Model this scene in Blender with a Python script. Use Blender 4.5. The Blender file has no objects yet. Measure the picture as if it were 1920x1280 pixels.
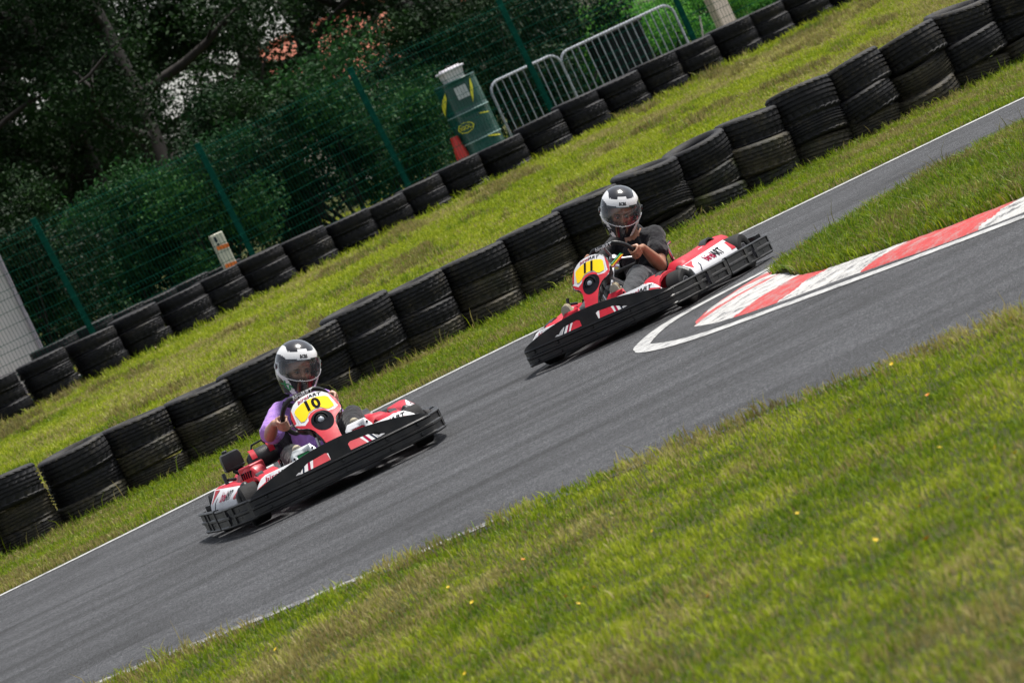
import bpy, bmesh, math, random
import numpy as np
from mathutils import Vector, Matrix, Euler, noise as mnoise
random.seed(7); rng = np.random.default_rng(11)
SC = bpy.context.scene
COL = SC.collection
rad = math.radians

# ------------------------------------------------------------------ camera geometry
FPX = 9300.0; ROLL = rad(25); YH = 445.0; EYE = 1.76
PITCH = math.atan(YH / FPX)
FW = Vector((0, math.cos(PITCH), -math.sin(PITCH)))
UP = Vector((0, math.sin(PITCH), math.cos(PITCH)))
RT = Vector((1, 0, 0))

def ray(px, py):
    dx = px - 960; dy = py - 640
    X = dx * math.cos(ROLL) - dy * math.sin(ROLL)
    Y = -dx * math.sin(ROLL) - dy * math.cos(ROLL)
    return FW * FPX + RT * X + UP * Y

def gp(px, py, z=0.0):
    d = ray(px, py); t = (z - EYE) / d.z
    return (d.x * t, d.y * t)

def on_line(px, py, a, b):
    """point seen at a photo position on the vertical plane y = a + b x"""
    d = ray(px, py); t = a / (d.y - b * d.x)
    return Vector((d.x * t, d.y * t, EYE + d.z * t))

# ------------------------------------------------------------------ object helpers
def link(o, parent=None):
    COL.objects.link(o)
    if parent is not None: o.parent = parent
    return o

def tag(o, label=None, cat=None, group=None, kind=None):
    if label: o['label'] = label
    if cat: o['category'] = cat
    if group: o['group'] = group
    if kind: o['kind'] = kind
    return o

def empty(name, loc=(0, 0, 0), rz=0.0):
    o = bpy.data.objects.new(name, None)
    o.empty_display_size = 0.1
    o.location = loc; o.rotation_euler = (0, 0, rz)
    return link(o)

def obj(name, data, mats=(), parent=None, smooth=35, mods=()):
    """data: bmesh or (verts, faces) or Mesh"""
    if isinstance(data, bmesh.types.BMesh):
        me = bpy.data.meshes.new(name); data.to_mesh(me); data.free()
    elif isinstance(data, tuple):
        me = bpy.data.meshes.new(name); me.from_pydata([tuple(v) for v in data[0]], [], data[1]); me.update()
    else:
        me = data
    if not isinstance(mats, (list, tuple)): mats = [mats]
    if len(me.materials) == 0:
        for m in mats: me.materials.append(m)
    if smooth is not None and len(me.polygons):
        me.shade_smooth()
        if smooth < 180: me.set_sharp_from_angle(angle=rad(smooth))
    o = bpy.data.objects.new(name, me); link(o, parent)
    for kind, props in mods:
        md = o.modifiers.new(kind.lower(), kind)
        for k, v in props.items(): setattr(md, k, v)
    return o

def bevel(w, seg=2, ang=35): return ('BEVEL', dict(width=w, segments=seg, limit_method='ANGLE', angle_limit=rad(ang)))
def solid(t, off=-1.0): return ('SOLIDIFY', dict(thickness=t, offset=off))

def dup_tree(o, parent=None):
    c = o.copy(); link(c, parent)
    for ch in list(o.children):
        k = dup_tree(ch, c); k.matrix_parent_inverse = ch.matrix_parent_inverse.copy()
    return c

def add_box(bm, c, s, rot=None, mi=0):
    M = Matrix.Translation(Vector(c)) @ (rot.to_matrix().to_4x4() if isinstance(rot, Euler) else (rot if rot is not None else Matrix.Identity(4)))
    M = M @ Matrix.Diagonal((s[0], s[1], s[2], 1))
    r = bmesh.ops.create_cube(bm, size=1.0, matrix=M)
    for f in {f for v in r['verts'] for f in v.link_faces}: f.material_index = mi

def add_tube(bm, pts, r, seg=10, mi=0, closed=False, caps=True):
    pts = [Vector(p) for p in pts]; n = len(pts)
    rs = r if isinstance(r, (list, tuple)) else [r] * n
    rings = []; ref = None
    for i in range(n):
        if closed: t = pts[(i + 1) % n] - pts[i - 1]
        else: t = pts[min(i + 1, n - 1)] - pts[max(i - 1, 0)]
        t.normalize()
        if ref is None: ref = Vector((0, 0, 1)) if abs(t.z) < .9 else Vector((1, 0, 0))
        a = (ref - t * ref.dot(t))
        if a.length < 1e-4: a = t.orthogonal()
        a.normalize(); ref = a; b = t.cross(a)
        rings.append([bm.verts.new(pts[i] + (a * math.cos(2 * math.pi * k / seg) + b * math.sin(2 * math.pi * k / seg)) * rs[i]) for k in range(seg)])
    m = n if closed else n - 1
    for i in range(m):
        A, B = rings[i], rings[(i + 1) % n]
        for k in range(seg):
            f = bm.faces.new((A[k], A[(k + 1) % seg], B[(k + 1) % seg], B[k])); f.material_index = mi
    if caps and not closed:
        for R_, rev in ((rings[0], True), (rings[-1], False)):
            f = bm.faces.new(R_[::-1] if rev else R_); f.material_index = mi

def add_lathe(bm, prof, seg=32, M=None, mi=0, closed=False):
    """prof: list of (r, z) about local Z"""
    M = M or Matrix.Identity(4); rings = []
    for r, z in prof:
        rings.append([bm.verts.new(M @ Vector((r * math.cos(2 * math.pi * k / seg), r * math.sin(2 * math.pi * k / seg), z))) for k in range(seg)])
    n = len(rings)
    for i in range(n if closed else n - 1):
        A, B = rings[i], rings[(i + 1) % n]
        for k in range(seg):
            f = bm.faces.new((A[k], A[(k + 1) % seg], B[(k + 1) % seg], B[k])); f.material_index = mi
    if not closed:
        for R_, rev in ((rings[0], True), (rings[-1], False)):
            if (R_[0].co - R_[seg // 2].co).length > 1e-5:
                f = bm.faces.new(R_[::-1] if rev else R_); f.material_index = mi

def add_loft(bm, rings, mi=0, caps=True):
    vs = [[bm.verts.new(Vector(p)) for p in ring] for ring in rings]
    n = len(vs[0])
    for A, B in zip(vs[:-1], vs[1:]):
        for k in range(n):
            f = bm.faces.new((A[k], A[(k + 1) % n], B[(k + 1) % n], B[k])); f.material_index = mi
    if caps:
        f = bm.faces.new(vs[0][::-1]); f.material_index = mi
        f = bm.faces.new(vs[-1]); f.material_index = mi

def axis_M(p, d):
    """matrix placing local Z along d at p"""
    return Matrix.Translation(Vector(p)) @ Vector(d).normalized().to_track_quat('Z', 'Y').to_matrix().to_4x4()

def add_ball(bm, c, r, sc=(1, 1, 1), M=None, seg=16, mi=0):
    MM = Matrix.Translation(Vector(c)) @ (M or Matrix.Identity(4)) @ Matrix.Diagonal((r * sc[0], r * sc[1], r * sc[2], 1))
    g = bmesh.ops.create_uvsphere(bm, u_segments=seg, v_segments=max(6, seg * 2 // 3), radius=1, matrix=MM)
    for f in {f for v in g['verts'] for f in v.link_faces}: f.material_index = mi

def add_capsule(bm, p0, p1, r0, r1, seg=16):
    p0 = Vector(p0); p1 = Vector(p1)
    add_ball(bm, p0, r0, seg=seg); add_ball(bm, p1, r1, seg=seg)
    d = p1 - p0
    if d.length < 1e-4: return
    add_lathe(bm, [(r0, 0), (r1, d.length)], seg, axis_M(p0, d))

def remeshed(name, bm, mats, parent, voxel=.004, smooth_it=4, extra=()):
    """union of closed shapes -> one continuous skin"""
    me = bpy.data.meshes.new(name + '_src'); bm.to_mesh(me); bm.free()
    o = bpy.data.objects.new(name + '_src', me); COL.objects.link(o)
    m = o.modifiers.new('r', 'REMESH'); m.mode = 'VOXEL'; m.voxel_size = voxel; m.adaptivity = 0
    m = o.modifiers.new('s', 'SMOOTH'); m.iterations = smooth_it; m.factor = .6
    for kind, props in extra:
        md = o.modifiers.new(kind, kind)
        for k, v in props.items(): setattr(md, k, v)
    dg = bpy.context.evaluated_depsgraph_get(); dg.update()
    out = bpy.data.meshes.new_from_object(o.evaluated_get(dg))
    bpy.data.objects.remove(o); bpy.data.meshes.remove(me)
    out.materials.clear()
    return obj(name, out, mats, parent, smooth=180)

# ---- flat outlines and lettering
def fill2d(outlines, grid=None):
    """closed 2D outlines (first = outer, others = holes) -> bmesh in XY"""
    cu = bpy.data.curves.new('c', 'CURVE'); cu.dimensions = '2D'; cu.fill_mode = 'BOTH'
    for pl in outlines:
        sp = cu.splines.new('POLY'); sp.points.add(len(pl) - 1)
        for p, q in zip(sp.points, pl): p.co = (q[0], q[1], 0, 1)
        sp.use_cyclic_u = True
    return _curve_bm(cu, grid)

def _curve_bm(cu, grid=None):
    o = bpy.data.objects.new('c', cu); COL.objects.link(o)
    dg = bpy.context.evaluated_depsgraph_get(); dg.update()
    me = bpy.data.meshes.new_from_object(o.evaluated_get(dg))
    bpy.data.objects.remove(o); bpy.data.curves.remove(cu)
    bm = bmesh.new(); bm.from_mesh(me); bpy.data.meshes.remove(me)
    bmesh.ops.remove_doubles(bm, verts=bm.verts, dist=1e-5)
    if grid:
        for ax in (0, 1):
            lo = min(v.co[ax] for v in bm.verts); hi = max(v.co[ax] for v in bm.verts)
            k = math.ceil(lo / grid) * grid
            while k < hi:
                co = Vector((0, 0, 0)); co[ax] = k; no = Vector((0, 0, 0)); no[ax] = 1
                bmesh.ops.bisect_plane(bm, geom=bm.verts[:] + bm.edges[:] + bm.faces[:], plane_co=co, plane_no=no)
                k += grid
    for f in bm.faces:
        if f.normal.z < 0: f.normal_flip()
    return bm

def text2d(s, size, shear=0.25, offset=0.0, grid=None, spacing=1.0, width=1.0):
    cu = bpy.data.curves.new('t', 'FONT'); cu.body = s; cu.size = size; cu.shear = shear
    cu.offset = offset; cu.align_x = 'CENTER'; cu.align_y = 'CENTER'; cu.space_character = spacing; cu.resolution_u = 3
    bm = _curve_bm(cu, grid)
    for v in bm.verts: v.co.x *= width
    return bm

def map_bm(bm, S, off=0.0, eps=1e-3, move=(0, 0), rot=0.0):
    """put a flat XY bmesh on the surface S(u, v) -> Vector, lifted by off"""
    c, s = math.cos(rot), math.sin(rot)
    for v in bm.verts:
        u = v.co.x * c - v.co.y * s + move[0]; w = v.co.x * s + v.co.y * c + move[1]; e = v.co.z
        p = S(u, w); n = (S(u + eps, w) - S(u - eps, w)).cross(S(u, w + eps) - S(u, w - eps))
        n.normalize(); v.co = p + n * (off + e)
    return bm

def decal(name, S, outlines, mat_, parent, off=.002, grid=.03, th=.0015):
    if isinstance(outlines, bmesh.types.BMesh): bm = outlines
    else: bm = fill2d(outlines, grid)
    map_bm(bm, S, off)
    return obj(name, bm, mat_, parent, smooth=60)

def merge_bm(dst, src, mi=0):
    me = bpy.data.meshes.new('x'); src.to_mesh(me); src.free()
    n = len(dst.faces); dst.from_mesh(me); bpy.data.meshes.remove(me)
    dst.faces.ensure_lookup_table()
    for f in dst.faces[n:]: f.material_index = mi

def rrect(x0, y0, x1, y1, r=.02, n=4):
    out = []
    for cx, cy, a0 in ((x1 - r, y1 - r, 0), (x0 + r, y1 - r, 90), (x0 + r, y0 + r, 180), (x1 - r, y0 + r, 270)):
        for k in range(n + 1):
            a = rad(a0 + 90 * k / n); out.append((cx + r * math.cos(a), cy + r * math.sin(a)))
    return out

def circle(cx, cy, r, n=28, ry=None):
    return [(cx + r * math.cos(2 * math.pi * k / n), cy + (ry or r) * math.sin(2 * math.pi * k / n)) for k in range(n)]

# ------------------------------------------------------------------ materials
def new_mat(name):
    m = bpy.data.materials.new(name); m.use_nodes = True
    nt = m.node_tree; b = nt.nodes['Principled BSDF']
    return m, nt, b

def N(nt, typ, **kw):
    n = nt.nodes.new(typ)
    for k, v in kw.items():
        if k.startswith('i_'): n.inputs[k[2:].replace('_', ' ')].default_value = v
        else: setattr(n, k, v)
    return n

def ramp(nt, fac, stops, interp='LINEAR'):
    r = nt.nodes.new('ShaderNodeValToRGB'); r.color_ramp.interpolation = interp
    while len(r.color_ramp.elements) < len(stops): r.color_ramp.elements.new(.5)
    for e, (p, c) in zip(r.color_ramp.elements, stops):
        e.position = p; e.color = (c[0], c[1], c[2], 1) if hasattr(c, '__len__') else (c, c, c, 1)
    nt.links.new(fac, r.inputs[0]); return r.outputs[0]

def mix(nt, fac, a, b, mode='MIX'):
    m = nt.nodes.new('ShaderNodeMix'); m.data_type = 'RGBA'; m.blend_type = mode
    for sock, v in ((m.inputs[0], fac), (m.inputs[6], a), (m.inputs[7], b)):
        if isinstance(v, bpy.types.NodeSocket): nt.links.new(v, sock)
        elif hasattr(v, '__len__'): sock.default_value = (v[0], v[1], v[2], 1)
        else: sock.default_value = v
    return m.outputs[2]

def noise_(nt, scale, detail=4, rough=.55, coord='Object', vec=None, dims='3D'):
    n = N(nt, 'ShaderNodeTexNoise', noise_dimensions=dims)
    n.inputs['Scale'].default_value = scale; n.inputs['Detail'].default_value = detail; n.inputs['Roughness'].default_value = rough
    if vec is None:
        tc = nt.nodes.new('ShaderNodeTexCoord'); vec = tc.outputs[coord]
    nt.links.new(vec, n.inputs['Vector']); return n.outputs['Fac']

def bump(nt, b, h, strength=.3, dist=.01):
    n = N(nt, 'ShaderNodeBump'); n.inputs['Strength'].default_value = strength; n.inputs['Distance'].default_value = dist
    nt.links.new(h, n.inputs['Height']); nt.links.new(n.outputs[0], b.inputs['Normal'])

def simple(name, col, rough=.5, metal=0.0, var=.12, scale=12, bumpy=0.0, bscale=200, coat=0.0, spec=.5, dirt=0.0):
    m, nt, b = new_mat(name)
    f = noise_(nt, scale, 5, .6)
    lo = [c * (1 - var) for c in col]; hi = [min(1, c * (1 + var)) for c in col]
    c = ramp(nt, f, [(.3, lo), (.7, hi)])
    if dirt:
        d = ramp(nt, noise_(nt, 7, 8, .7), [(.45, 0.0), (.75, 1.0)])
        g = N(nt, 'ShaderNodeMath', operation='MULTIPLY'); nt.links.new(d, g.inputs[0]); g.inputs[1].default_value = dirt
        c = mix(nt, g.outputs[0], c, (.16, .14, .11))
    nt.links.new(c, b.inputs['Base Color'])
    r = ramp(nt, noise_(nt, scale * 2.3, 5, .6), [(.3, max(0, rough - .08)), (.7, min(1, rough + .08))])
    nt.links.new(r, b.inputs['Roughness'])
    b.inputs['Metallic'].default_value = metal; b.inputs['Coat Weight'].default_value = coat
    b.inputs['Specular IOR Level'].default_value = spec
    if bumpy: bump(nt, b, noise_(nt, bscale, 3, .5), bumpy, .004)
    return m

M = {}
M['black_plastic'] = simple('black_plastic', (.010, .0105, .012), .42, var=.35, bumpy=.25, bscale=260, dirt=.16, spec=.4)
M['black_gloss'] = simple('black_gloss', (.008, .008, .010), .28, coat=.15, spec=.4)
M['dark_edge'] = simple('dark_edge', (.05, .052, .056), .45, dirt=.2)
M['red'] = simple('red_plastic', (.44, .010, .026), .50, var=.12, dirt=.18, spec=.25)
M['grey_ink'] = simple('grey_ink', (.34, .35, .38), .6, spec=.2)
M['red_dull'] = simple('red_cowl', (.42, .02, .035), .42, var=.15, dirt=.15)
M['white'] = simple('white_plastic', (.62, .62, .64), .58, var=.05, dirt=.18, spec=.18)
M['yellow'] = simple('yellow_sticker', (.88, .58, .010), .7, var=.05, spec=.12)
M['ink'] = simple('ink', (.008, .008, .011), .8, spec=.05)
M['ink_blue'] = simple('ink_blue', (.012, .02, .04), .8, spec=.05)
M['maroon'] = simple('maroon_ink', (.26, .006, .04), .8, spec=.05)
M['white_ink'] = simple('white_ink', (.8, .8, .8), .5)
M['chrome'] = simple('chrome', (.7, .68, .74), .12, 1.0)
M['steel'] = simple('steel', (.42, .42, .44), .38, .9, dirt=.3)
M['alu'] = simple('aluminium', (.42, .44, .45), .45, .55, dirt=.25)
M['lens'] = simple('lens', (.45, .48, .52), .12, .2, coat=.6)
M['tank'] = simple('tank_plastic', (.36, .37, .33), .45, dirt=.2)
M['slick'] = simple('slick_rubber', (.010, .010, .011), .75, bumpy=.3, dirt=.15, spec=.25)
M['orange'] = simple('orange_hose', (.75, .10, .01), .4)
M['green_p'] = simple('green_pad', (.01, .22, .06), .4)
M['galv'] = simple('galvanised', (.30, .32, .35), .5, .4, var=.2)
M['fence_green'] = simple('fence_green', (.004, .058, .040), .85, .0, var=.2, spec=.03)
# ================================================================== TERRAIN
NA, NB = 41.55, .384            # plan line of the near tyre wall  y = NA + NB x
FA, FB = 62.5, .53              # plan line of the far tyre wall
GA, GB = 63.9, .53              # plan line of the mesh fence
def far_base(x): return FARZ[0] + FARZ[1] * x
far_px = [(60,757),(150,712),(241,667),(321,630),(405,590),(475,555),(552,520),(637,482),(707,445),(775,412),(1139,230),(1217,189),(1289,153),(1354,120),(1426,84),(1478,50),(1550,19)]
_P = [on_line(px, py, FA, FB) for px, py in far_px]
FARZ = np.polyfit([p.x for p in _P], [p.z - .07 for p in _P], 1)[::-1]
FARZ = (float(FARZ[0]), float(FARZ[1]))

def height(x, y):
    yn = NA + NB * x; yf = FA + FB * x
    zf = FARZ[0] + FARZ[1] * max(-9, min(9, x))
    t = (y - yn - .6) / (yf - .6 - yn - .6)
    if t <= 0: z = 0.0
    elif t >= 1: z = zf + .02 * min(6, max(0, (y - yf)))
    else: z = zf * (t + .06 * math.sin(t * math.pi))
    return z

def height_np(x, y):
    yn = NA + NB * x; yf = FA + FB * x
    zf = FARZ[0] + FARZ[1] * np.clip(x, -9, 9)
    t = (y - yn - .6) / (yf - yn - 1.2)
    z = zf * (np.clip(t, 0, 1) + .06 * np.sin(np.clip(t, 0, 1) * np.pi))
    return z + np.where(t >= 1, .02 * np.clip(y - yf, 0, 6), 0)

def soil_mat():
    m, nt, b = new_mat('soil_grass')
    f = noise_(nt, 1.3, 8, .7); g = noise_(nt, 22, 6, .7)
    c1 = ramp(nt, f, [(.3, (.035, .06, .012)), (.5, (.07, .10, .02)), (.7, (.14, .12, .045))])
    c = mix(nt, g, c1, (.05, .04, .02)); nt.links.new(c, b.inputs['Base Color'])
    b.inputs['Roughness'].default_value = .95; b.inputs['Specular IOR Level'].default_value = .1
    bump(nt, b, g, .8, .05); return m
M['soil'] = soil_mat()

def asphalt_mat():
    m, nt, b = new_mat('asphalt')
    tc = nt.nodes.new('ShaderNodeTexCoord')
    # aggregate
    v = N(nt, 'ShaderNodeTexVoronoi'); v.inputs['Scale'].default_value = 120; nt.links.new(tc.outputs['Object'], v.inputs['Vector'])
    agg = ramp(nt, v.outputs['Color'], [(.1, (.012, .0125, .014)), (.55, (.033, .034, .038)), (.95, (.125, .128, .136))])
    blot = ramp(nt, noise_(nt, .8, 6, .6), [(.3, .66), (.7, 1.25)])
    c = mix(nt, 1.0, agg, blot, 'MULTIPLY')
    # rubber lines laid along the driving direction (gentle arcs)
    mp = N(nt, 'ShaderNodeMapping'); mp.inputs['Rotation'].default_value = (0, 0, rad(52)); mp.inputs['Scale'].default_value = (.14, 2.6, 1)
    nt.links.new(tc.outputs['Object'], mp.inputs['Vector'])
    warp = noise_(nt, .22, 2, .5)
    add = N(nt, 'ShaderNodeVectorMath', operation='ADD'); nt.links.new(mp.outputs[0], add.inputs[0])
    sc = N(nt, 'ShaderNodeVectorMath', operation='SCALE'); nt.links.new(warp, sc.inputs[0]); sc.inputs['Scale'].default_value = 6.0; nt.links.new(sc.outputs[0], add.inputs[1])
    st = noise_(nt, 1.0, 5, .65, vec=add.outputs[0])
    stc = ramp(nt, st, [(.33, .34), (.46, .80), (.58, 1.15), (.70, .62)])
    c = mix(nt, .72, c, stc, 'MULTIPLY')
    mp2 = N(nt, 'ShaderNodeMapping'); mp2.inputs['Rotation'].default_value = (0, 0, rad(24)); mp2.inputs['Scale'].default_value = (.10, 3.2, 1)
    nt.links.new(tc.outputs['Object'], mp2.inputs['Vector'])
    st2 = ramp(nt, noise_(nt, 1.0, 3, .6, vec=mp2.outputs[0]), [(.33, .42), (.44, 1.0)])
    c = mix(nt, .7, c, st2, 'MULTIPLY')
    dv = N(nt, 'ShaderNodeVectorMath', operation='DISTANCE'); nt.links.new(tc.outputs['Object'], dv.inputs[0]); dv.inputs[1].default_value = (3.0, 17.0, 0)
    n1 = N(nt, 'ShaderNodeTexNoise', noise_dimensions='1D'); n1.inputs['Scale'].default_value = 1.5; n1.inputs['Detail'].default_value = 4; nt.links.new(dv.outputs['Value'], n1.inputs['W'])
    arc = ramp(nt, n1.outputs['Fac'], [(.36, .45), (.46, 1.0)])
    msk = ramp(nt, noise_(nt, .5, 3, .5), [(.38, 0.0), (.58, .8)])
    c = mix(nt, msk, c, mix(nt, 1.0, c, arc, 'MULTIPLY'))
    nt.links.new(c, b.inputs['Base Color'])
    b.inputs['Roughness'].default_value = .82; b.inputs['Specular IOR Level'].default_value = .35
    bump(nt, b, v.outputs['Distance'], .9, .006); return m
M['asphalt'] = asphalt_mat()

def paint_mat(name, col, wear=.55, under=(.06, .06, .065), scale=9):
    m, nt, b = new_mat(name)
    w = noise_(nt, scale, 9, .75); w2 = noise_(nt, 90, 4, .7)
    mm = N(nt, 'ShaderNodeMath', operation='MULTIPLY_ADD'); nt.links.new(w2, mm.inputs[0]); mm.inputs[1].default_value = .5; nt.links.new(w, mm.inputs[2])
    fac = ramp(nt, mm.outputs[0], [(wear + .16, 0.0), (wear + .3, 1.0)])
    c0 = ramp(nt, noise_(nt, 30, 6, .7), [(.25, [k * .72 for k in col]), (.7, col)])
    c = mix(nt, fac, c0, under); nt.links.new(c, b.inputs['Base Color'])
    b.inputs['Roughness'].default_value = .7; bump(nt, b, w2, .6, .004); return m
M['line'] = paint_mat('line_paint', (.44, .44, .43), .585)
M['line_old'] = paint_mat('worn_line_paint', (.5, .49, .46), .46)
M['kerb_white'] = paint_mat('kerb_white', (.50, .49, .47), .58)
M['kerb_red'] = paint_mat('kerb_red', (.44, .022, .020), .575, under=(.30, .17, .16))

# ground sheet to the horizon
def axis_pts(segs):
    out = []
    for a, b_, n in segs: out += list(np.linspace(a, b_, n, endpoint=False))
    return out + [segs[-1][1]]
gx = axis_pts([(-900, -60, 10), (-60, -12, 16), (-12, 12, 48), (12, 60, 16), (60, 900, 10)])
gy = axis_pts([(-40, 8, 8), (8, 36, 28), (36, 72, 72), (72, 120, 24), (120, 1800, 16)])
vs = [(x, y, height(x, y)) for y in gy for x in gx]; nx = len(gx)
fs = [(j * nx + i, j * nx + i + 1, (j + 1) * nx + i + 1, (j + 1) * nx + i) for j in range(len(gy) - 1) for i in range(nx - 1)]
tag(obj('ground', (vs, fs), M['soil'], smooth=180), kind='structure')

# track outline curves (plan)
far_edge = [(-40, 29.0), (-16, 33.0), (-8, 34.1), (-4, 34.6), (-3.15, 34.95), (-2.5, 35.3), (-1.15, 35.95), (-.4, 36.35), (.6, 36.6), (1.93, 36.85), (2.86, 37.1), (3.82, 37.3), (5.2, 37.4), (9, 37.3), (18, 36.6), (40, 33)]
near_edge = [(-40, 36.5), (-12, 27.0), (-6, 25.0), (-3.5, 24.0), (-2.18, 23.25), (-1.92, 23.05), (-1.49, 22.65), (-1.17, 22.42), (-.3, 22.15), (.4, 21.75), (1.18, 21.15), (1.76, 20.7), (2.3, 20.15), (4, 18.6), (9, 14.5), (16, 10), (40, 2)]
def interp(poly, x):
    return float(np.interp(x, [p[0] for p in poly], [p[1] for p in poly]))
xs = axis_pts([(-40, -12, 14), (-12, 12, 96), (12, 40, 14)])
def smooth_edge(poly, x):
    return sum(interp(poly, x + d) * w for d, w in ((-.6, .15), (-.3, .2), (0, .3), (.3, .2), (.6, .15))) if abs(x) < 12 else interp(poly, x)
NYR = 24
vs = []; fs = []
for x in xs:
    y0 = smooth_edge(near_edge, x) - .25; y1 = smooth_edge(far_edge, x) + .12
    if x < -14: y0, y1 = min(y0, 28.5), y1
    for k in range(NYR + 1): vs.append((x, y0 + (y1 - y0) * k / NYR, .004))
for i in range(len(xs) - 1):
    for k in range(NYR):
        a = i * (NYR + 1) + k; fs.append((a, a + NYR + 1, a + NYR + 2, a + 1))
road = tag(obj('race_track', (vs, fs), M['asphalt'], smooth=180), kind='structure')

def strip(poly, w, z, wfun=None):
    """painted band of width w centred on a plan polyline"""
    P = [Vector((p[0], p[1], 0)) for p in poly]; vs = []; fs = []
    for i, p in enumerate(P):
        t = (P[min(i + 1, len(P) - 1)] - P[max(i - 1, 0)]).normalized(); n = Vector((-t.y, t.x, 0))
        ww = w * (wfun(i / (len(P) - 1)) if wfun else 1)
        vs += [p - n * ww / 2 + Vector((0, 0, z)), p + n * ww / 2 + Vector((0, 0, z))]
    for i in range(len(P) - 1): fs.append((2 * i, 2 * i + 2, 2 * i + 3, 2 * i + 1))
    return vs, fs

def resample(poly, step, it=2):
    P = [Vector((p[0], p[1])) for p in poly]
    for _ in range(it):          # Chaikin
        Q = [P[0]]
        for a, b_ in zip(P[:-1], P[1:]): Q += [a * .75 + b_ * .25, a * .25 + b_ * .75]
        P = Q + [P[-1]]
    return [(p.x, p.y) for p in P]
farl = [(x, smooth_edge(far_edge, x)) for x in xs if abs(x) < 14]
tag(obj('track_edge_line', strip(farl, .17, .008), M['line'], smooth=180), kind='structure')
nearl = [(x, smooth_edge(near_edge, x)) for x in np.arange(-8, -.2, .2)]
tag(obj('track_edge_line', strip(nearl, .16, .008), M['line_old'], smooth=180), kind='structure')

# apex: V-shaped white line, kerb and grass island
low = [(.66, 29.2), (.72, 28.70), (.84, 28.20), (1.03, 27.75), (1.38, 27.25), (1.7, 26.78), (2.02, 26.32), (2.33, 25.9), (2.66, 25.5), (3.4, 24.6), (5, 22.9), (9, 19)]
upb = [(.66, 29.2), (.74, 29.75), (.86, 30.25), (1.05, 30.6), (1.38, 30.85), (1.8, 31.15), (2.2, 31.7), (2.8, 32.5), (3.6, 33.3), (5, 34.2), (9, 35.2)]
vline = resample(low[::-1] + upb[1:], .1, 3)
wf = lambda t: 1
dist = [abs(Vector(p).x - .6) + abs(p[1] - 29.2) for p in vline]
P = [Vector((p[0], p[1], 0)) for p in vline]
vs = []; fs = []
for i, p in enumerate(P):
    t = (P[min(i + 1, len(P) - 1)] - P[max(i - 1, 0)]).normalized(); n = Vector((-t.y, t.x, 0))
    w = .10 * abs(n.x) ** 1.5 + (.15 + .12 * math.exp(-((p - Vector((.70, 29.1, 0))).length / .6) ** 2)) * abs(n.y)
    side = 1
    vs += [p - n * w * .55 + Vector((0, 0, .008)), p + n * w * .45 + Vector((0, 0, .008))]
for i in range(len(P) - 1): fs.append((2 * i, 2 * i + 2, 2 * i + 3, 2 * i + 1))
tag(obj('apex_line', (vs, fs), M['line'], smooth=180), kind='structure')

kerb_out = [(9, 19.5), (5, 23.3), (3.4, 25.05), (2.7, 25.84), (2.40, 26.12), (2.16, 26.46), (1.96, 26.89), (1.75, 27.22), (1.53, 27.52), (1.29, 27.9), (1.10, 28.35), (.99, 28.95),
            (1.03, 29.4), (1.14, 29.85), (1.32, 30.3), (1.55, 30.6), (1.85, 30.85), (2.2, 31.35), (2.8, 32.15), (3.6, 33.0), (5, 33.9), (9, 34.9)]
kerb_in = [(9, 20.6), (5.3, 24.3), (3.6, 26.0), (2.90, 26.75), (2.72, 27.02), (2.50, 27.22), (2.30, 27.52), (2.10, 27.95), (1.90, 28.3), (1.76, 28.7), (1.66, 29.1), (1.62, 29.45),
           (1.63, 29.6), (1.66, 29.75), (1.72, 29.9), (1.82, 30.08), (2.05, 30.45), (2.4, 30.95), (2.95, 31.7), (3.75, 32.5), (5.1, 33.4), (9, 34.4)]
def dens(pl, n):
    L = [0]
    for a, b_ in zip(pl[:-1], pl[1:]): L.append(L[-1] + math.dist(a, b_))
    return None
m_ = 24
ko = []; ki = []
for i in range(len(kerb_out) - 1):
    for k in range(m_):
        t = k / m_
        ko.append(tuple(kerb_out[i][j] * (1 - t) + kerb_out[i + 1][j] * t for j in (0, 1)))
        ki.append(tuple(kerb_in[i][j] * (1 - t) + kerb_in[i + 1][j] * t for j in (0, 1)))
def smooth_pl(pl, it=12):
    P = np.array(pl)
    for _ in range(it): P[1:-1] = P[1:-1] * .5 + (P[:-2] + P[2:]) * .25
    return P.tolist()
ko = smooth_pl(ko, 40); ki = smooth_pl(ki, 40)
for i_ in range(len(ki)):
    dt_ = math.dist(ko[i_], (.99, 28.95)); f_ = .40 * max(0, min(1, (dt_ - .5) / 1.2))
    ki[i_] = [ki[i_][j] * (1 - f_) + ko[i_][j] * f_ for j in (0, 1)]
bm = bmesh.new(); NK = 12; rows = []
s_acc = 0; 
for i in range(len(ko)):
    a = Vector((ko[i][0], ko[i][1], 0)); b_ = Vector((ki[i][0], ki[i][1], 0))
    row = []
    for k in range(NK + 1):
        t = k / NK; p = a.lerp(b_, t)
        z = .006 + .034 * math.sin(min(1, t * 1.25) * math.pi / 2)
        z += .004 * mnoise.noise(Vector((p.x * 9, p.y * 9, 0)))
        jit = .02 * mnoise.noise(Vector((p.x * 5, p.y * 5, 3.1)))
        row.append(bm.verts.new((p.x + jit, p.y + jit, z if k else .002)))
    rows.append(row)
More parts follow.
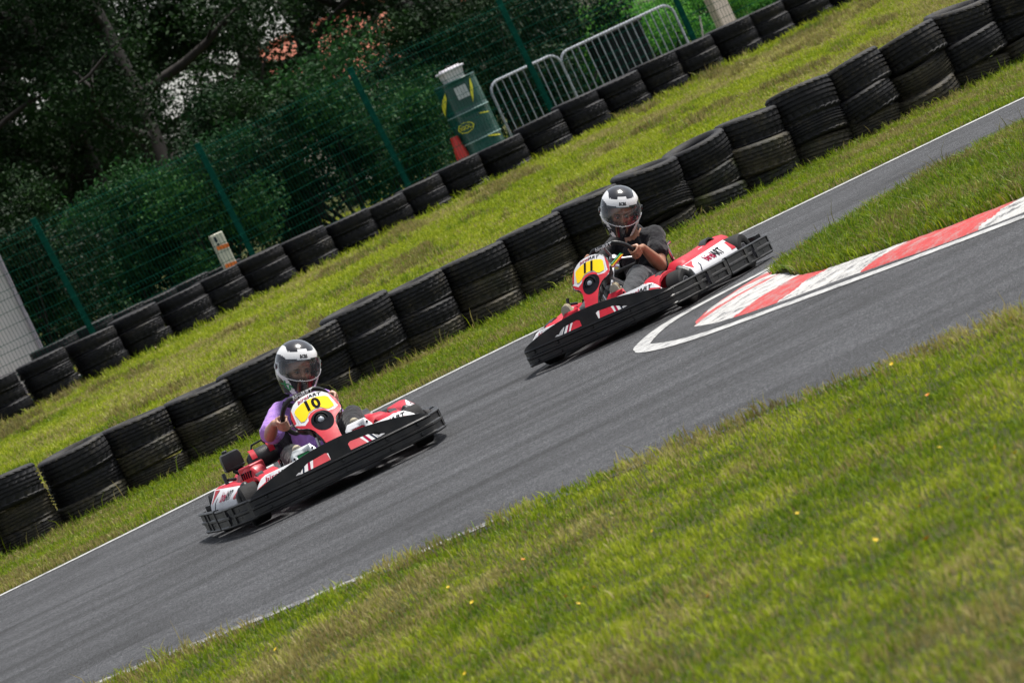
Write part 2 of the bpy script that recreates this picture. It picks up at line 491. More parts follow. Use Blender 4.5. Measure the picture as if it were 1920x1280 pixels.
# slanted red and white blocks along the kerb; boundaries shear across the width
cuts = []
L = [0]
for a, b_ in zip(ko[:-1], ko[1:]): L.append(L[-1] + math.dist(a, b_))
L = np.array(L)
tip = L[int(np.argmin([math.dist(p, (.99, 28.95)) for p in ko]))]
for i in range(len(ko) - 1):
    for k in range(NK):
        f = bm.faces.new((rows[i][k], rows[i][k + 1], rows[i + 1][k + 1], rows[i + 1][k]))
        s_ = (L[i] + L[i + 1]) / 2 - tip; t = (k + .5) / NK
        jit = .05 * mnoise.noise(Vector((L[i] * 3, t * 4, 1.7)))
        if s_ < 0:
            q = -s_ - .25 * t + jit; f.material_index = 1 if (.82 < q < 1.38 or 2.17 < q < 3.27 or 4.4 < q < 5.6) else 0
        else:
            q = s_ + jit; f.material_index = 1 if (.10 < q < .42 or 1.0 < q < 1.45 or t < .12 or 3.2 < q < 4.2) else 0
bmesh.ops.recalc_face_normals(bm, faces=bm.faces)
tag(obj('apex_kerb', bm, [M['kerb_white'], M['kerb_red']], smooth=40), kind='structure')
# island soil mound inside the kerb
bm = bmesh.new(); half = len(ki) // 2
loop = [bm.verts.new((p[0], p[1], .028)) for p in ki]
inner = []
cx = [(p[0] + .25 * (1 if True else 0), p[1]) for p in ki]
n = len(ki)
ring2 = []
for i in range(n):
    j = n - 1 - i; o = ki[j]
    d = Vector((o[0] - ki[i][0], o[1] - ki[i][1])); L_ = d.length
    w = min(.3, .3 * L_ / 2)
    q = Vector(ki[i]) + (d.normalized() * w if L_ > .01 else Vector((0, 0)))
    ring2.append(bm.verts.new((q.x, q.y, .065)))
for i in range(n - 1): bm.faces.new((loop[i], loop[i + 1], ring2[i + 1], ring2[i]))
for i in range(n // 2 - 1):
    a, b_, c_, d_ = ring2[i], ring2[i + 1], ring2[n - 2 - i], ring2[n - 1 - i]
    try: bm.faces.new((a, b_, c_, d_))
    except ValueError: pass
bmesh.ops.recalc_face_normals(bm, faces=bm.faces)
if sum(f.normal.z for f in bm.faces) < 0:
    for f in bm.faces: f.normal_flip()
tag(obj('apex_island', bm, M['soil'], smooth=180), kind='structure')

# ================================================================== TYRES
def tyre_mat(name, base, moss=0.0, mud=.5, pat=0):
    m, nt, b = new_mat(name)
    uv = N(nt, 'ShaderNodeUVMap')
    oi = nt.nodes.new('ShaderNodeObjectInfo')
    tc = nt.nodes.new('ShaderNodeTexCoord')
    off = N(nt, 'ShaderNodeVectorMath', operation='ADD'); nt.links.new(tc.outputs['Object'], off.inputs[0])
    sc = N(nt, 'ShaderNodeVectorMath', operation='SCALE'); nt.links.new(oi.outputs['Location'], sc.inputs[0]); sc.inputs['Scale'].default_value = 3.7
    nt.links.new(sc.outputs[0], off.inputs[1])
    mud_n = noise_(nt, 5.5, 8, .72, vec=off.outputs[0])
    mp = N(nt, 'ShaderNodeMapping'); mp.inputs['Scale'].default_value = (1, 1, 3.0); nt.links.new(off.outputs[0], mp.inputs['Vector'])
    mud2 = noise_(nt, 34, 7, .75, vec=mp.outputs[0])
    k = N(nt, 'ShaderNodeMath', operation='MULTIPLY'); nt.links.new(mud_n, k.inputs[0]); nt.links.new(mud2, k.inputs[1])
    mf = ramp(nt, k.outputs[0], [(.30 - .1 * mud, 0.0), (.46 - .1 * mud, .75)])
    hue = ramp(nt, noise_(nt, 3, 3, .5, vec=off.outputs[0]), [(.3, [c * .75 for c in base]), (.7, [c * 1.35 for c in base])])
    c = mix(nt, mf, hue, (.082, .068, .040))
    if moss:
        g = ramp(nt, noise_(nt, 4.0, 6, .7, vec=off.outputs[0]), [(.50, 0.0), (.66, moss)])
        c = mix(nt, g, c, (.045, .055, .008))
    nt.links.new(c, b.inputs['Base Color'])
    b.inputs['Roughness'].default_value = .66; b.inputs['Specular IOR Level'].default_value = .28
    bump(nt, b, mud2, .5, .006)
    return m
M['tyre_a'] = tyre_mat('tyre_rubber', (.0095, .0095, .011), 0, .35)
M['tyre_b'] = tyre_mat('tyre_rubber_muddy', (.012, .012, .012), .2, 1.15)
M['tyre_c'] = tyre_mat('tyre_rubber_mossy', (.010, .011, .010), .9, .7)
M['tyre_d'] = tyre_mat('tyre_rubber_far', (.0085, .0085, .011), 0, .15)

def tyre_mesh(name, R_, W, grooves, pat, seg=96, sq=0.0):
    """tyre lying flat (axis Z), centre at the origin, real grooves and tread sipes"""
    prof = []   # (r, z, is_tread)
    rin = R_ * .62; hw = W / 2
    tread_hw = hw * .70
    # from bead bottom, sidewall, shoulder
    side = [(rin, -hw * .62), (rin + .006, -hw * .74), (rin + (R_ - rin) * .3, -hw * .97), (rin + (R_ - rin) * .55, -hw * 1.0), (rin + (R_ - rin) * .8, -hw * .97), (R_ * .948, -hw * .93), (R_ * .978, -hw * .85), (R_ * .992, -hw * .77)]
    prof += side
    zs = [-tread_hw]
    for g in grooves:
        zc = g * tread_hw; w = W * .032
        zs += [zc - w, zc - w * .7, zc + w * .7, zc + w]
    zs.append(tread_hw)
    tread_idx = len(prof)
    for i, z in enumerate(zs):
        crown = R_ - .006 * (z / tread_hw) ** 2 - .003 * (z / tread_hw) ** 6
        deep = i and i < len(zs) - 1 and ((i - 1) % 4 in (1, 2))
        prof.append((crown - (.016 if deep else 0), z))
    tread_end = len(prof)
    prof += [(r, -z) for r, z in side[::-1]]
    # inside
    prof += [(rin - .001, hw * .5), (rin + (R_ - rin) * .55, hw * .8), (R_ * .93, hw * .5), (R_ * .94, 0), (R_ * .93, -hw * .5), (rin + (R_ - rin) * .55, -hw * .8), (rin - .001, -hw * .5)]
    vs = []; fs = []; n = len(prof)
    for k in range(seg):
        a0 = 2 * math.pi * k / seg
        for j, (r, z) in enumerate(prof):
            a = a0; rr = r
            if tread_idx - 1 <= j <= tread_end:
                zz = z / tread_hw
                if pat == 0: ph = k + (2 if zz > 0 else 0)
                elif pat == 1: ph = k
                else: ph = k + int(abs(zz) * 4)
                a += {0: .05 * zz, 1: .10 * abs(zz), 2: .13 * zz}[pat]
                if abs(zz) > .40 and ph % 4 == 0: rr -= .009
                elif abs(zz) <= .40 and ph % 4 == 2 and pat == 2: rr -= .004
            if sq: rr *= 1 + sq * math.cos(2 * a)
            vs.append((rr * math.cos(a), rr * math.sin(a), z))
    for k in range(seg):
        k2 = (k + 1) % seg
        for j in range(n):
            j2 = (j + 1) % n
            fs.append((k * n + j, k2 * n + j, k2 * n + j2, k * n + j2))
    me = bpy.data.meshes.new(name); me.from_pydata(vs, [], fs); me.update()
    me.shade_smooth(); me.set_sharp_from_angle(angle=rad(38)); return me

TY = []
for i, (R_, W, gr, pat, sq) in enumerate([(.305, .205, (-.55, -.18, .18, .55), 0, .0), (.312, .215, (-.6, -.2, .2, .6), 1, .008), (.300, .195, (-.5, 0, .5), 2, .0),
                                          (.316, .205, (-.62, -.3, .05, .35, .65), 0, -.01), (.308, .225, (-.5, -.15, .2, .55), 2, .006)]):
    TY.append(tyre_mesh('tyre', R_, W, gr, pat, sq=sq))
def tyre_variant(me, mat_):
    c = me.copy(); c.materials.clear(); c.materials.append(mat_); return c
TYV = {(i, k): tyre_variant(me, M[k]) for i, me in enumerate(TY) for k in ('tyre_a', 'tyre_b', 'tyre_c', 'tyre_d')}
ORD = ['first', 'second', 'third', 'fourth', 'fifth', 'sixth', 'seventh', 'eighth', 'ninth', 'tenth', 'eleventh', 'twelfth', 'thirteenth', 'fourteenth', 'fifteenth', 'sixteenth', 'seventeenth', 'eighteenth', 'nineteenth', 'twentieth', 'twenty-first', 'twenty-second', 'twenty-third', 'twenty-fourth']

def put_tyre(name_mesh, loc, rz, tilt, label, group, scale=(1, 1, 1)):
    o = bpy.data.objects.new('tyre', name_mesh); link(o)
    o.location = loc; o.rotation_euler = (tilt[0], tilt[1], rz); o.scale = scale
    return tag(o, label, 'tyre', group)

# near wall: right ends of the top tyres along the photo's wall give each stack's place
near_top = [(-24, 938), (83, 894), (212, 832), (325, 787), (446, 728), (545, 672), (651, 625), (740, 571), (843, 530), (955, 472), (1062, 424), (1168, 372), (1275, 316), (1370, 270), (1465, 221), (1562, 168), (1663, 125), (1764, 70), (1860, 22), (1952, -25)]
near_low = [(10, 1027), (121, 978), (245, 913), (363, 863), (478, 798), (583, 748), (682, 702), (776, 649), (877, 605), (987, 553), (1092, 503), (1205, 452), (1314, 399), (1405, 353), (1504, 306), (1602, 260), (1694, 211), (1798, 162), (1893, 111), (1985, 65)]
TIER = ['top', 'middle', 'bottom']
mats_near = ['tyre_a', 'tyre_b', 'tyre_a', 'tyre_b', 'tyre_a', 'tyre_a', 'tyre_a', 'tyre_a', 'tyre_a', 'tyre_a', 'tyre_a', 'tyre_b', 'tyre_a', 'tyre_a', 'tyre_b', 'tyre_a', 'tyre_a', 'tyre_b', 'tyre_a', 'tyre_a']
rr = random.Random(5)
STACKS_NEAR = []
def smooth_list(v, breaks=()):
    out = list(v)
    for i in range(1, len(v) - 1):
        if i in breaks or i + 1 in breaks or i - 1 in breaks: continue
        out[i] = .25 * v[i - 1] + .5 * v[i] + .25 * v[i + 1]
    return out
ZT = smooth_list([on_line(a, b, NA + .1, NB).z for a, b in near_top], (7,))
ZB = smooth_list([on_line(a, b, NA - .05, NB).z for a, b in near_low])
for i, (tp, lw) in enumerate(zip(near_top, near_low)):
    pt = on_line(tp[0], tp[1], NA + .1, NB); pb = on_line(lw[0], lw[1], NA - .05, NB)
    pt.z = ZT[i]; pb.z = ZB[i]
    Rr = .31
    for k in range(3):
        f = k / 2; c = pt.lerp(pb, f)
        s = 1.0 + .02 * k + rr.uniform(-.025, .02)
        c = c + Vector((-Rr * s, 0, 0))
        z = c.z if k < 2 else max(.03, c.z)
        mk = {0: 'tyre_a', 1: mats_near[i], 2: 'tyre_b'}[k]
        if i == 13 and k == 1: mk = 'tyre_c'
        if i in (13, 14) and k == 2: mk = 'tyre_c'
        if k == 1 and i in (3, 9, 10, 4): mk = 'tyre_b'
        v = (i * 3 + k * 2 + rr.randrange(2)) % 5
        y = NA + NB * c.x + rr.uniform(-.05, .05)
        tx = rr.uniform(-.035, .035) + (.11 if i > 11 else .03 if i in (5, 6) else .012); ty = rr.uniform(-.04, .04) - .02
        W = .2
        szn = (pt.z - pb.z) / 2 * (1.24 if k == 0 else 1.04 + rr.uniform(-.05, .05))
        if k == 0: z += .024
        where = ('partly cut by the left edge' if i == 0 else '')
        lab = f"{'muddy' if mk == 'tyre_b' else 'mossy' if mk == 'tyre_c' else 'worn'} black tyre, {TIER[k]} of the {ORD[i]} stack from left, wall nearest track"
        if i == 0: lab = f"worn black tyre, {TIER[k]} of the leftmost stack in the wall nearest the track"
        if i == 19: lab = f"worn black tyre, {TIER[k]} of the rightmost stack in the wall nearest the track"
        o = put_tyre(TYV[(v, mk)], (c.x, y, z), rr.uniform(0, 6.28), (tx, ty), lab, 'tyres stacked three high along the track', (s, s, szn / .2))
    STACKS_NEAR.append((c.x, y))

far_top = [(-52, 750), (36, 705), (127, 660), (219, 620), (297, 577), (385, 540), (452, 505), (532, 467), (615, 430), (695, 400), (761, 372), (829, 335), (900, 299), (978, 262), (1051, 217), (1122, 177), (1197, 143), (1268, 106), (1336, 75), (1408, 40), (1467, 12), (1540, -22), (1605, -50)]
for i, tp in enumerate(far_top):
    pt = on_line(tp[0], tp[1], FA, FB)
    bz = far_base(pt.x)
    hz = pt.z - bz           # centre of the top tyre above the grass
    pitch = .172
    for k in range(3):
        s = 1.06 + rr.uniform(-.02, .02); z = pt.z - k * pitch
        x = pt.x - .325 + .02 * k + rr.uniform(-.01, .01)
        v = (i * 2 + k * 3 + rr.randrange(2)) % 5
        lab = f"black tyre, {TIER[k]} of the {ORD[i]} stack from left, wall below the green fence"
        if i == 22: lab = f"black tyre, {TIER[k]} of the rightmost stack, wall below the green fence"
        mk = 'tyre_d' if rr.random() < .75 else 'tyre_a'
        put_tyre(TYV[(v, mk)], (x, FA + FB * x + rr.uniform(-.03, .03), z), rr.uniform(0, 6.28), (rr.uniform(-.02, .02), rr.uniform(-.02, .02)), lab,
                 'tyres stacked three high below the fence', (s, s, .87))
# loose tyre row behind the fence, only its tops show
beh = [(150, 634), (215, 601), (275, 575), (335, 550), (395, 522), (455, 496)]
for i, q in enumerate(beh):
    p = on_line(q[0], q[1], GA + 1.0, GB)
    for k in range(2):
        z = p.z - k * .18
        put_tyre(TYV[(i % 5, 'tyre_d')], (p.x - .33, GA + 1.0 + GB * p.x, z), rr.uniform(0, 6), (0, rr.uniform(-.03, .03)),
                 f"black tyre behind the green fence, {('upper', 'lower')[k]} tyre of the {ORD[i]} stack from left", 'tyres stacked behind the green fence', (1.12, 1.12, .9))
# ================================================================== FENCE
fence = empty('mesh_fence', (0, GA, far_base(0)))
tag(fence, 'dark green welded wire mesh fence running behind the upper tyre wall', 'fence')
post_top = [(-246, 552), (62, 412), (370, 272), (656, 130), (935, 2), (1210, -128), (1480, -255)]
post_bot = [(-140, 752), (168, 612), (470, 470), (762, 340), (1030, 198), (1300, 72), (1568, -48)]
fence_parent_M = fence.matrix_world.copy()
FL = Matrix.Translation(-Vector(fence.location))
PT = []
for tpx, bpx in zip(post_top, post_bot):
    a = on_line(*tpx, GA, GB); b_ = on_line(*bpx, GA, GB)
    b_ = a.lerp(b_, 2.05 / max(.5, a.z - b_.z))
    PT.append((a, b_))
for a, b_ in PT:
    bm = bmesh.new()
    d = (a - b_).normalized(); ang = math.atan(GB)
    Mx = axis_M((a + b_) / 2, d)
    add_box(bm, (0, 0, 0), (1, 1, 1)); 
    q = Matrix.Translation((a + b_) / 2) @ Vector((0, 0, 1)).rotation_difference(d).to_matrix().to_4x4() @ Matrix.Rotation(ang, 4, 'Z') @ Matrix.Diagonal((.07, .05, (a - b_).length, 1))
    bmesh.ops.transform(bm, matrix=FL @ q, verts=bm.verts)
    cap = bmesh.new(); add_box(cap, (0, 0, 0), (1, 1, 1))
    bmesh.ops.transform(cap, matrix=FL @ (Matrix.Translation(a + Vector((0, 0, .008))) @ Matrix.Rotation(ang, 4, 'Z') @ Matrix.Diagonal((.076, .056, .02, 1))), verts=cap.verts)
    merge_bm(bm, cap)
    obj('post', bm, M['fence_green'], fence, mods=[bevel(.004, 1)])
def wire_panel(a0, b0, a1, b1):
    """a = top corners, b = bottom corners; vertical wires every 5 cm with four folded bands"""
    bm = bmesh.new()
    n = Vector((GB, -1, 0)).normalized()
    H_ = 2.0
    def prof(h):   # outward kink of the folds, h from the bottom
        k = 0
        for c in (.12, .72, 1.32, 1.90):
            k += .038 * max(0, 1 - abs(h - c) / .05)
        return k
    hs = [0.0, .07, .12, .17, .67, .72, .77, 1.27, 1.32, 1.37, 1.85, 1.90, 1.95, 2.02]
    nv = 49
    def P(u, h):
        bot = b0.lerp(b1, u); top = a0.lerp(a1, u)
        L_ = (top - bot).length; return bot + (top - bot) * ((h + .03) / L_) + n * (.035 + prof(h))
    for i in range(1, nv + 1):
        u = i / (nv + 1)
        add_tube(bm, [P(u, h) for h in hs], .0023, 4, caps=False)
    for h in [.02, .07, .17, .37, .54, .67, .77, .95, 1.12, 1.27, 1.37, 1.55, 1.72, 1.85, 1.95]:
        add_tube(bm, [P(u, h) + n * .004 for u in (0, .25, .5, .75, 1)], .0032, 4, caps=False)
    bmesh.ops.transform(bm, matrix=FL, verts=bm.verts)
    return bm
for (a0, b0), (a1, b1) in zip(PT[:-1], PT[1:]):
    obj('wire_panel', wire_panel(a0, b0, a1, b1), M['fence_green'], fence, smooth=None)

# ================================================================== THINGS BEHIND THE FENCE
gz = lambda x, y: height(x, y)
# pale strip of concrete along the fence
pl = [(x, GA + 1.9 + GB * x) for x in np.arange(-14, 16, .5)]
M['concrete'] = simple('concrete', (.36, .35, .34), .85, var=.2, scale=4, bumpy=.4)
vs, fs = strip(pl, 1.1, 0)
vs = [Vector((v.x, v.y, height(v.x, v.y) + .03)) for v in vs]
tag(obj('path', (vs, fs), M['concrete'], smooth=180), kind='structure')

# oil drum used as a bin, with a lid box on top and a notice
BA = GA + 2.2
def place_on(px, py, A=BA, Bb=GB): return on_line(px, py, A, Bb)
dt = place_on(868, 140); dbm = place_on(905, 262)
dr = empty('oil_drum', (dbm.x - .02, dbm.y, gz(dbm.x, dbm.y)), rad(-20))
tag(dr, 'dark green oil drum with yellow flashes and a small round emblem, behind the fence', 'oil drum')
DR = .30; DH = .93
dz0 = dbm.z - .02 - dr.location.z; DH = (dt.z - dbm.z) + .0
M['drum'] = simple('drum_green', (.002, .050, .040), .30, .0, var=.2, scale=5, coat=.2)
M['flash'] = simple('drum_yellow', (.60, .58, .04), .5, spec=.3)
M['silverline'] = simple('drum_rib', (.28, .42, .40), .35, .3)
bm = bmesh.new(); prof = [(.0, 0.0), (DR * .96, 0.0), (DR, .015), (DR * .985, .03)]
H0 = DH + dz0
for z in np.linspace(.05, H0 - .05, 40):
    k = max(math.exp(-((z - H0 * .36) / .014) ** 2), math.exp(-((z - H0 * .66) / .014) ** 2)); prof.append((DR * .975 + .013 * k, float(z)))
prof += [(DR * .985, H0 - .03), (DR, H0 - .012), (DR * .97, H0), (DR * .93, H0 - .02), (0, H0 - .02)]
add_lathe(bm, prof, 48); obj('drum_body', bm, M['drum'], dr)
for z in (H0 * .36, H0 * .66):
    bm = bmesh.new(); add_lathe(bm, [(DR * .99, z - .008), (DR * .995 + .007, z - .004), (DR * .995 + .007, z + .004), (DR * .99, z + .008)], 48, closed=True)
    obj('drum_rib', bm, M['silverline'], dr)
def Sdrum(u, v): a = -math.pi / 2 + u / DR; return Vector((DR * 1.0 * math.cos(a), DR * 1.0 * math.sin(a), v))
def cres(x, y, w, h, fl=1, n=12):
    o = [(x + fl * w * math.sin(math.pi * .5 * t), y + h * t) for t in np.linspace(0, 1, n)]
    i_ = [(x + fl * w * (math.sin(math.pi * .5 * t) - .42 * math.sin(math.pi * t)), y + h * t) for t in np.linspace(1, 0, n)][1:-1]
    return [o + i_]
for args in ((-.38, H0 * .66, .30, H0 * .26, 1), (.34, H0 * .98, -.12, -H0 * .26, 1), (.20, H0 * .36, .22, -.07, 1), (.22, H0 * .60, .20, -.05, 1), (-.30, .03, .32, .10, 1), (.34, .03, -.32, .10, 1)):
    decal('yellow_flash', Sdrum, cres(*args), M['flash'], dr, off=.006, grid=.03)
hexo = [(.13 * math.cos(a) * 1.0, .075 * math.sin(a)) for a in np.linspace(0, 2 * math.pi, 9)[:-1]]
def hexring(s): return [(p[0] * s - .02, p[1] * s + H0 * .52) for p in hexo]
decal('emblem_ring', Sdrum, [hexring(1.0), hexring(.86)], M['flash'], dr, off=.006)
bm = text2d('IGOL', .075, 0, .001, .03); map_bm(bm, Sdrum, .006, move=(-.02, H0 * .52)); obj('emblem_text', bm, M['flash'], dr, smooth=None)
bm = bmesh.new(); add_box(bm, (.14, -DR * .94, H0 * .86), (.17, .012, .17), Euler((0, 0, .42))); obj('notice_sheet', bm, simple('notice', (.42, .46, .46), .5), dr)
# white box with a lid standing on the drum
p = place_on(852, 152, BA - .05)
bx = empty('plastic_box', (p.x, p.y, dr.location.z + H0 - .018), rad(25))
tag(bx, 'small white lidded box standing on top of the green oil drum', 'box')
M['box_white'] = simple('box_white', (.62, .58, .56), .5, dirt=.3)
bm = bmesh.new(); add_loft(bm, [[(x * k, y * k, z) for x, y in ((-.15, -.1), (.15, -.1), (.15, .1), (-.15, .1))] for k, z in ((.86, 0), (1, .15))]); obj('box_body', bm, M['box_white'], bx, mods=[bevel(.01)])
bm = bmesh.new(); add_box(bm, (0, 0, .165), (.35, .24, .03)); add_box(bm, (0, 0, .19), (.26, .16, .02)); obj('lid', bm, simple('box_lid', (.75, .72, .76), .45), bx, mods=[bevel(.008)])
bm = bmesh.new(); add_tube(bm, [(-.04, 0, .195), (-.03, 0, .22), (.03, 0, .22), (.04, 0, .195)], .008, 6); obj('lid_handle', bm, M['black_plastic'], bx)

# red cone beside the drum
p = place_on(866, 290)
cn = empty('traffic_cone', (p.x, p.y, gz(p.x, p.y)))
tag(cn, 'plain dark red cone standing at the left foot of the oil drum', 'traffic cone')
top_ = place_on(857, 253).z - cn.location.z
M['cone_red'] = simple('cone_red', (.45, .015, .01), .45, dirt=.2)
bm = bmesh.new(); add_lathe(bm, [(0, 0.03), (.14, .03), (.135, .05), (.055, top_ - .01), (.045, top_), (0, top_)], 24); obj('cone_body', bm, M['cone_red'], cn)
bm = bmesh.new(); add_box(bm, (0, 0, .016), (.34, .34, .03)); obj('base_plate', bm, M['cone_red'], cn, mods=[bevel(.008)])

# white marker panel with orange bands
a = place_on(404, 438, GA + .75); b_ = place_on(432, 500, GA + .75)
mk_ = empty('marker_post', (b_.x, b_.y, gz(b_.x, b_.y)), math.atan(GB))
tag(mk_, 'narrow white marker board with two orange bands behind the fence', 'marker post')
hgt = a.z - mk_.location.z; lean = (a.x - b_.x)
M['marker'] = simple('marker_white', (.66, .66, .52), .5, dirt=.35); M['band'] = simple('marker_orange', (.80, .18, .015), .5)
bm = bmesh.new(); add_box(bm, (0, 0, hgt / 2), (.17, .09, hgt)); obj('board', bm, M['marker'], mk_, mods=[bevel(.01)])
for z in (hgt - .19, hgt - .44):
    bm = bmesh.new(); add_box(bm, (0, -.048, z), (.172, .004, .05), Euler((0, .12, 0))); obj('band', bm, M['band'], mk_)
bm = bmesh.new(); add_box(bm, (-.05, -.048, hgt - .07), (.035, .004, .07)); add_box(bm, (-.045, -.048, hgt - .14), (.03, .004, .03)); obj('marking', bm, M['ink_blue'], mk_)

# crowd barriers (galvanised)
def barrier(pL, pR, zt, zb, label):
    L_ = (pR - pL).length; ang = math.atan2(pR.y - pL.y, pR.x - pL.x)
    g0 = gz(pL.x, pL.y); o = empty('crowd_barrier', (pL.x, pL.y, g0), ang)
    tag(o, label, 'barrier', 'grey tubular crowd barriers behind the fence')
    h = zt - g0; r = .019; cr = .16
    arc = lambda cx, cz, a0, a1: [(cx + cr * math.cos(rad(a)), 0, cz + cr * math.sin(rad(a))) for a in np.linspace(a0, a1, 6)]
    bm = bmesh.new()
    loop = [(0, 0, .18)] + arc(cr, h - cr, 180, 90) + arc(L_ - cr, h - cr, 90, 0) + [(L_, 0, .18)]
    add_tube(bm, loop, r, 8); add_tube(bm, [(0, 0, .2), (L_, 0, .2)], r * .8, 8); obj('frame', bm, M['galv'], o)
    nb = int(L_ / .115)
    for i in range(1, nb):
        x = L_ * i / nb; zz = h - .01 if cr * .6 < x < L_ - cr * .6 else h - .08
        bm = bmesh.new(); add_tube(bm, [(x, 0, .2), (x, 0, zz)], .009, 6); obj('bar', bm, M['galv'], o)
    for x in (.25, L_ - .25):
        bm = bmesh.new(); add_tube(bm, [(x, 0, .2), (x, 0, .12), (x, -.26, .02)], .014, 6); add_tube(bm, [(x, 0, .12), (x, .26, .02)], .014, 6); obj('foot', bm, M['galv'], o)
    return o
BB = GA + 3.2
def bp(px, py): return on_line(px, py, BB, GB)
a, b_, c_ = bp(915, 163), bp(1040, 106), bp(1050, 98)
e_ = bp(1247, 12)
barrier(bp(917, 165), bp(1052, 118), bp(1035, 103).z, 0, 'grey crowd barrier of upright bars starting beside the green oil drum')
barrier(bp(1050, 112), bp(1262, 20), bp(1240, 12).z, 0, 'longer grey crowd barrier with the black bin behind its bars')
# black wheeled bin behind the bars
a = on_line(1112, 80, BB + .6, GB); b_ = on_line(1182, 42, BB + .6, GB)
wb = empty('wheeled_bin', ((a.x + b_.x) / 2, (a.y + b_.y) / 2, gz(a.x, a.y)), math.atan(GB))
tag(wb, 'tall black wheeled bin standing behind the crowd barrier bars', 'bin')
M['bin'] = simple('bin_black', (.004, .0035, .005), .7, spec=.12)
W_ = (b_ - a).length * 1.0; hb = b_.z - wb.location.z + .02
bm = bmesh.new(); add_loft(bm, [[(x * k, y * k, z) for x, y in ((-W_ / 2, -.28), (W_ / 2, -.28), (W_ / 2, .28), (-W_ / 2, .28))] for k, z in ((.82, .08), (1, hb - .06))]); obj('bin_body', bm, M['bin'], wb, mods=[bevel(.02)])
bm = bmesh.new(); add_loft(bm, [[(x * k, y * k, z) for x, y in ((-W_ / 2, -.3), (W_ / 2, -.3), (W_ / 2, .3), (-W_ / 2, .3))] for k, z in ((1.05, hb - .058), (1.05, hb - .03), (.9, hb + .01))]); obj('lid', bm, M['bin'], wb, mods=[bevel(.01)])
for sx in (-1, 1):
    bm = bmesh.new(); add_lathe(bm, [(0, -.025), (.1, -.025), (.1, .025), (0, .025)], 20, axis_M((sx * W_ * .36, .26, .1), (1, 0, 0))); obj('wheel', bm, M['slick'], wb)

# pale hut wall at the far left
p1_ = on_line(78, 660, GA + 2.0, GB); p0_ = on_line(0, 518, GA + 2.0, GB)
hut = empty('site_cabin', (p1_.x, p1_.y, gz(p1_.x, p1_.y)), math.atan(GB))
tag(hut, 'pale cream flat-sided cabin behind the fence at the far left', 'cabin')
M['hut'] = simple('cabin_panel', (.52, .49, .47), .6, var=.05, scale=2, dirt=.12)
M['hut_trim'] = simple('cabin_trim', (.30, .27, .30), .5)
bm = bmesh.new(); add_box(bm, (-1.8, 1.1, 1.3), (3.6, 2.2, 2.6)); obj('wall', bm, M['hut'], hut)
bm = bmesh.new(); add_box(bm, (.012, -.012, 1.3), (.05, .05, 2.6)); obj('corner_trim', bm, M['hut_trim'], hut, mods=[bevel(.006)])
bm = bmesh.new(); add_box(bm, (-1.8, 1.1, 2.66), (3.8, 2.4, .1)); obj('roof', bm, M['hut_trim'], hut)
bm = bmesh.new(); add_box(bm, (-1.8, -.01, .1), (3.56, .016, .16)); obj('skirt', bm, M['hut_trim'], hut)

# ---- house with an orange tiled roof, pale house and gate posts further back
M['tile'] = simple('roof_tiles', (.42, .13, .075), .8, var=.35, scale=3, bumpy=.5, bscale=20)
M['render'] = simple('wall_render', (.50, .44, .36), .85, var=.08, scale=1)
M['win'] = simple('window_glass', (.03, .035, .04), .1)
M['winf'] = simple('window_frame', (.6, .6, .58), .5)
def roof_tiles(L_, D_, n):
    return None
def house(name, loc, rz, L_, D_, H_, rise, label):
    o = empty(name, loc, rz); tag(o, label, 'house')
    bm = bmesh.new(); add_box(bm, (0, 0, H_ / 2), (L_, D_, H_))
    for sx in (-1, 1):
        v = [bm.verts.new((sx * L_ / 2, y, z)) for y, z in ((-D_ / 2, H_), (D_ / 2, H_), (0, H_ + rise))]; bm.faces.new(v)
    w = obj('wall', bm, M['render'], o, smooth=None)
    bm = bmesh.new()
    ov = .35
    for sy in (-1, 1):
        nrow = 26
        e0 = Vector((0, sy * (D_ / 2 + ov), H_ - ov * rise / (D_ / 2))); r0 = Vector((0, 0, H_ + rise))
        for k in range(nrow):
            a = e0.lerp(r0, k / nrow); b_ = e0.lerp(r0, (k + 1.15) / nrow)
            nrm = Vector((0, sy * rise, D_ / 2)).normalized()
            c_ = (a + b_) / 2 + nrm * .06
            ang = math.atan2((b_ - a).z, (b_ - a).y * 1.0)
            add_box(bm, c_, (L_ + 2 * ov, (b_ - a).length, .05), Euler((ang + (.06 if sy < 0 else -.06), 0, 0)))
    add_tube(bm, [(-L_ / 2 - ov, 0, H_ + rise + .1), (L_ / 2 + ov, 0, H_ + rise + .1)], .14, 8)
    rf = obj('roof', bm, M['tile'], o, smooth=30)
    bm = bmesh.new(); add_box(bm, (L_ * .25, .6, H_ + rise + .2), (.7, .5, 1.4)); obj('chimney', bm, M['render'], rf, mods=[bevel(.02)])
    for x in np.arange(-L_ / 2 + 1.6, L_ / 2 - 1, 3.0):
        bm = bmesh.new(); add_box(bm, (x, -D_ / 2 - .02, 1.5), (1.1, .06, 1.3)); f = obj('window', bm, M['winf'], o, mods=[bevel(.01)])
        bm = bmesh.new(); add_box(bm, (x - .25, -D_ / 2 - .055, 1.5), (.44, .02, 1.1)); add_box(bm, (x + .25, -D_ / 2 - .055, 1.5), (.44, .02, 1.1)); obj('pane', bm, M['win'], f)
    return o
# roof seen above the hedge left of the drum
house('tiled_house', (-1.0, 163, gz(0, 121)), rad(6), 5.6, 5, 3.3, 1.9, 'house with an orange tiled roof half hidden by the dark trees')
house('pale_house', (6.6, 152, gz(0, 140)), rad(-12), 7, 5, 3.6, 1.8, 'pale house behind the trees above the crowd barriers')
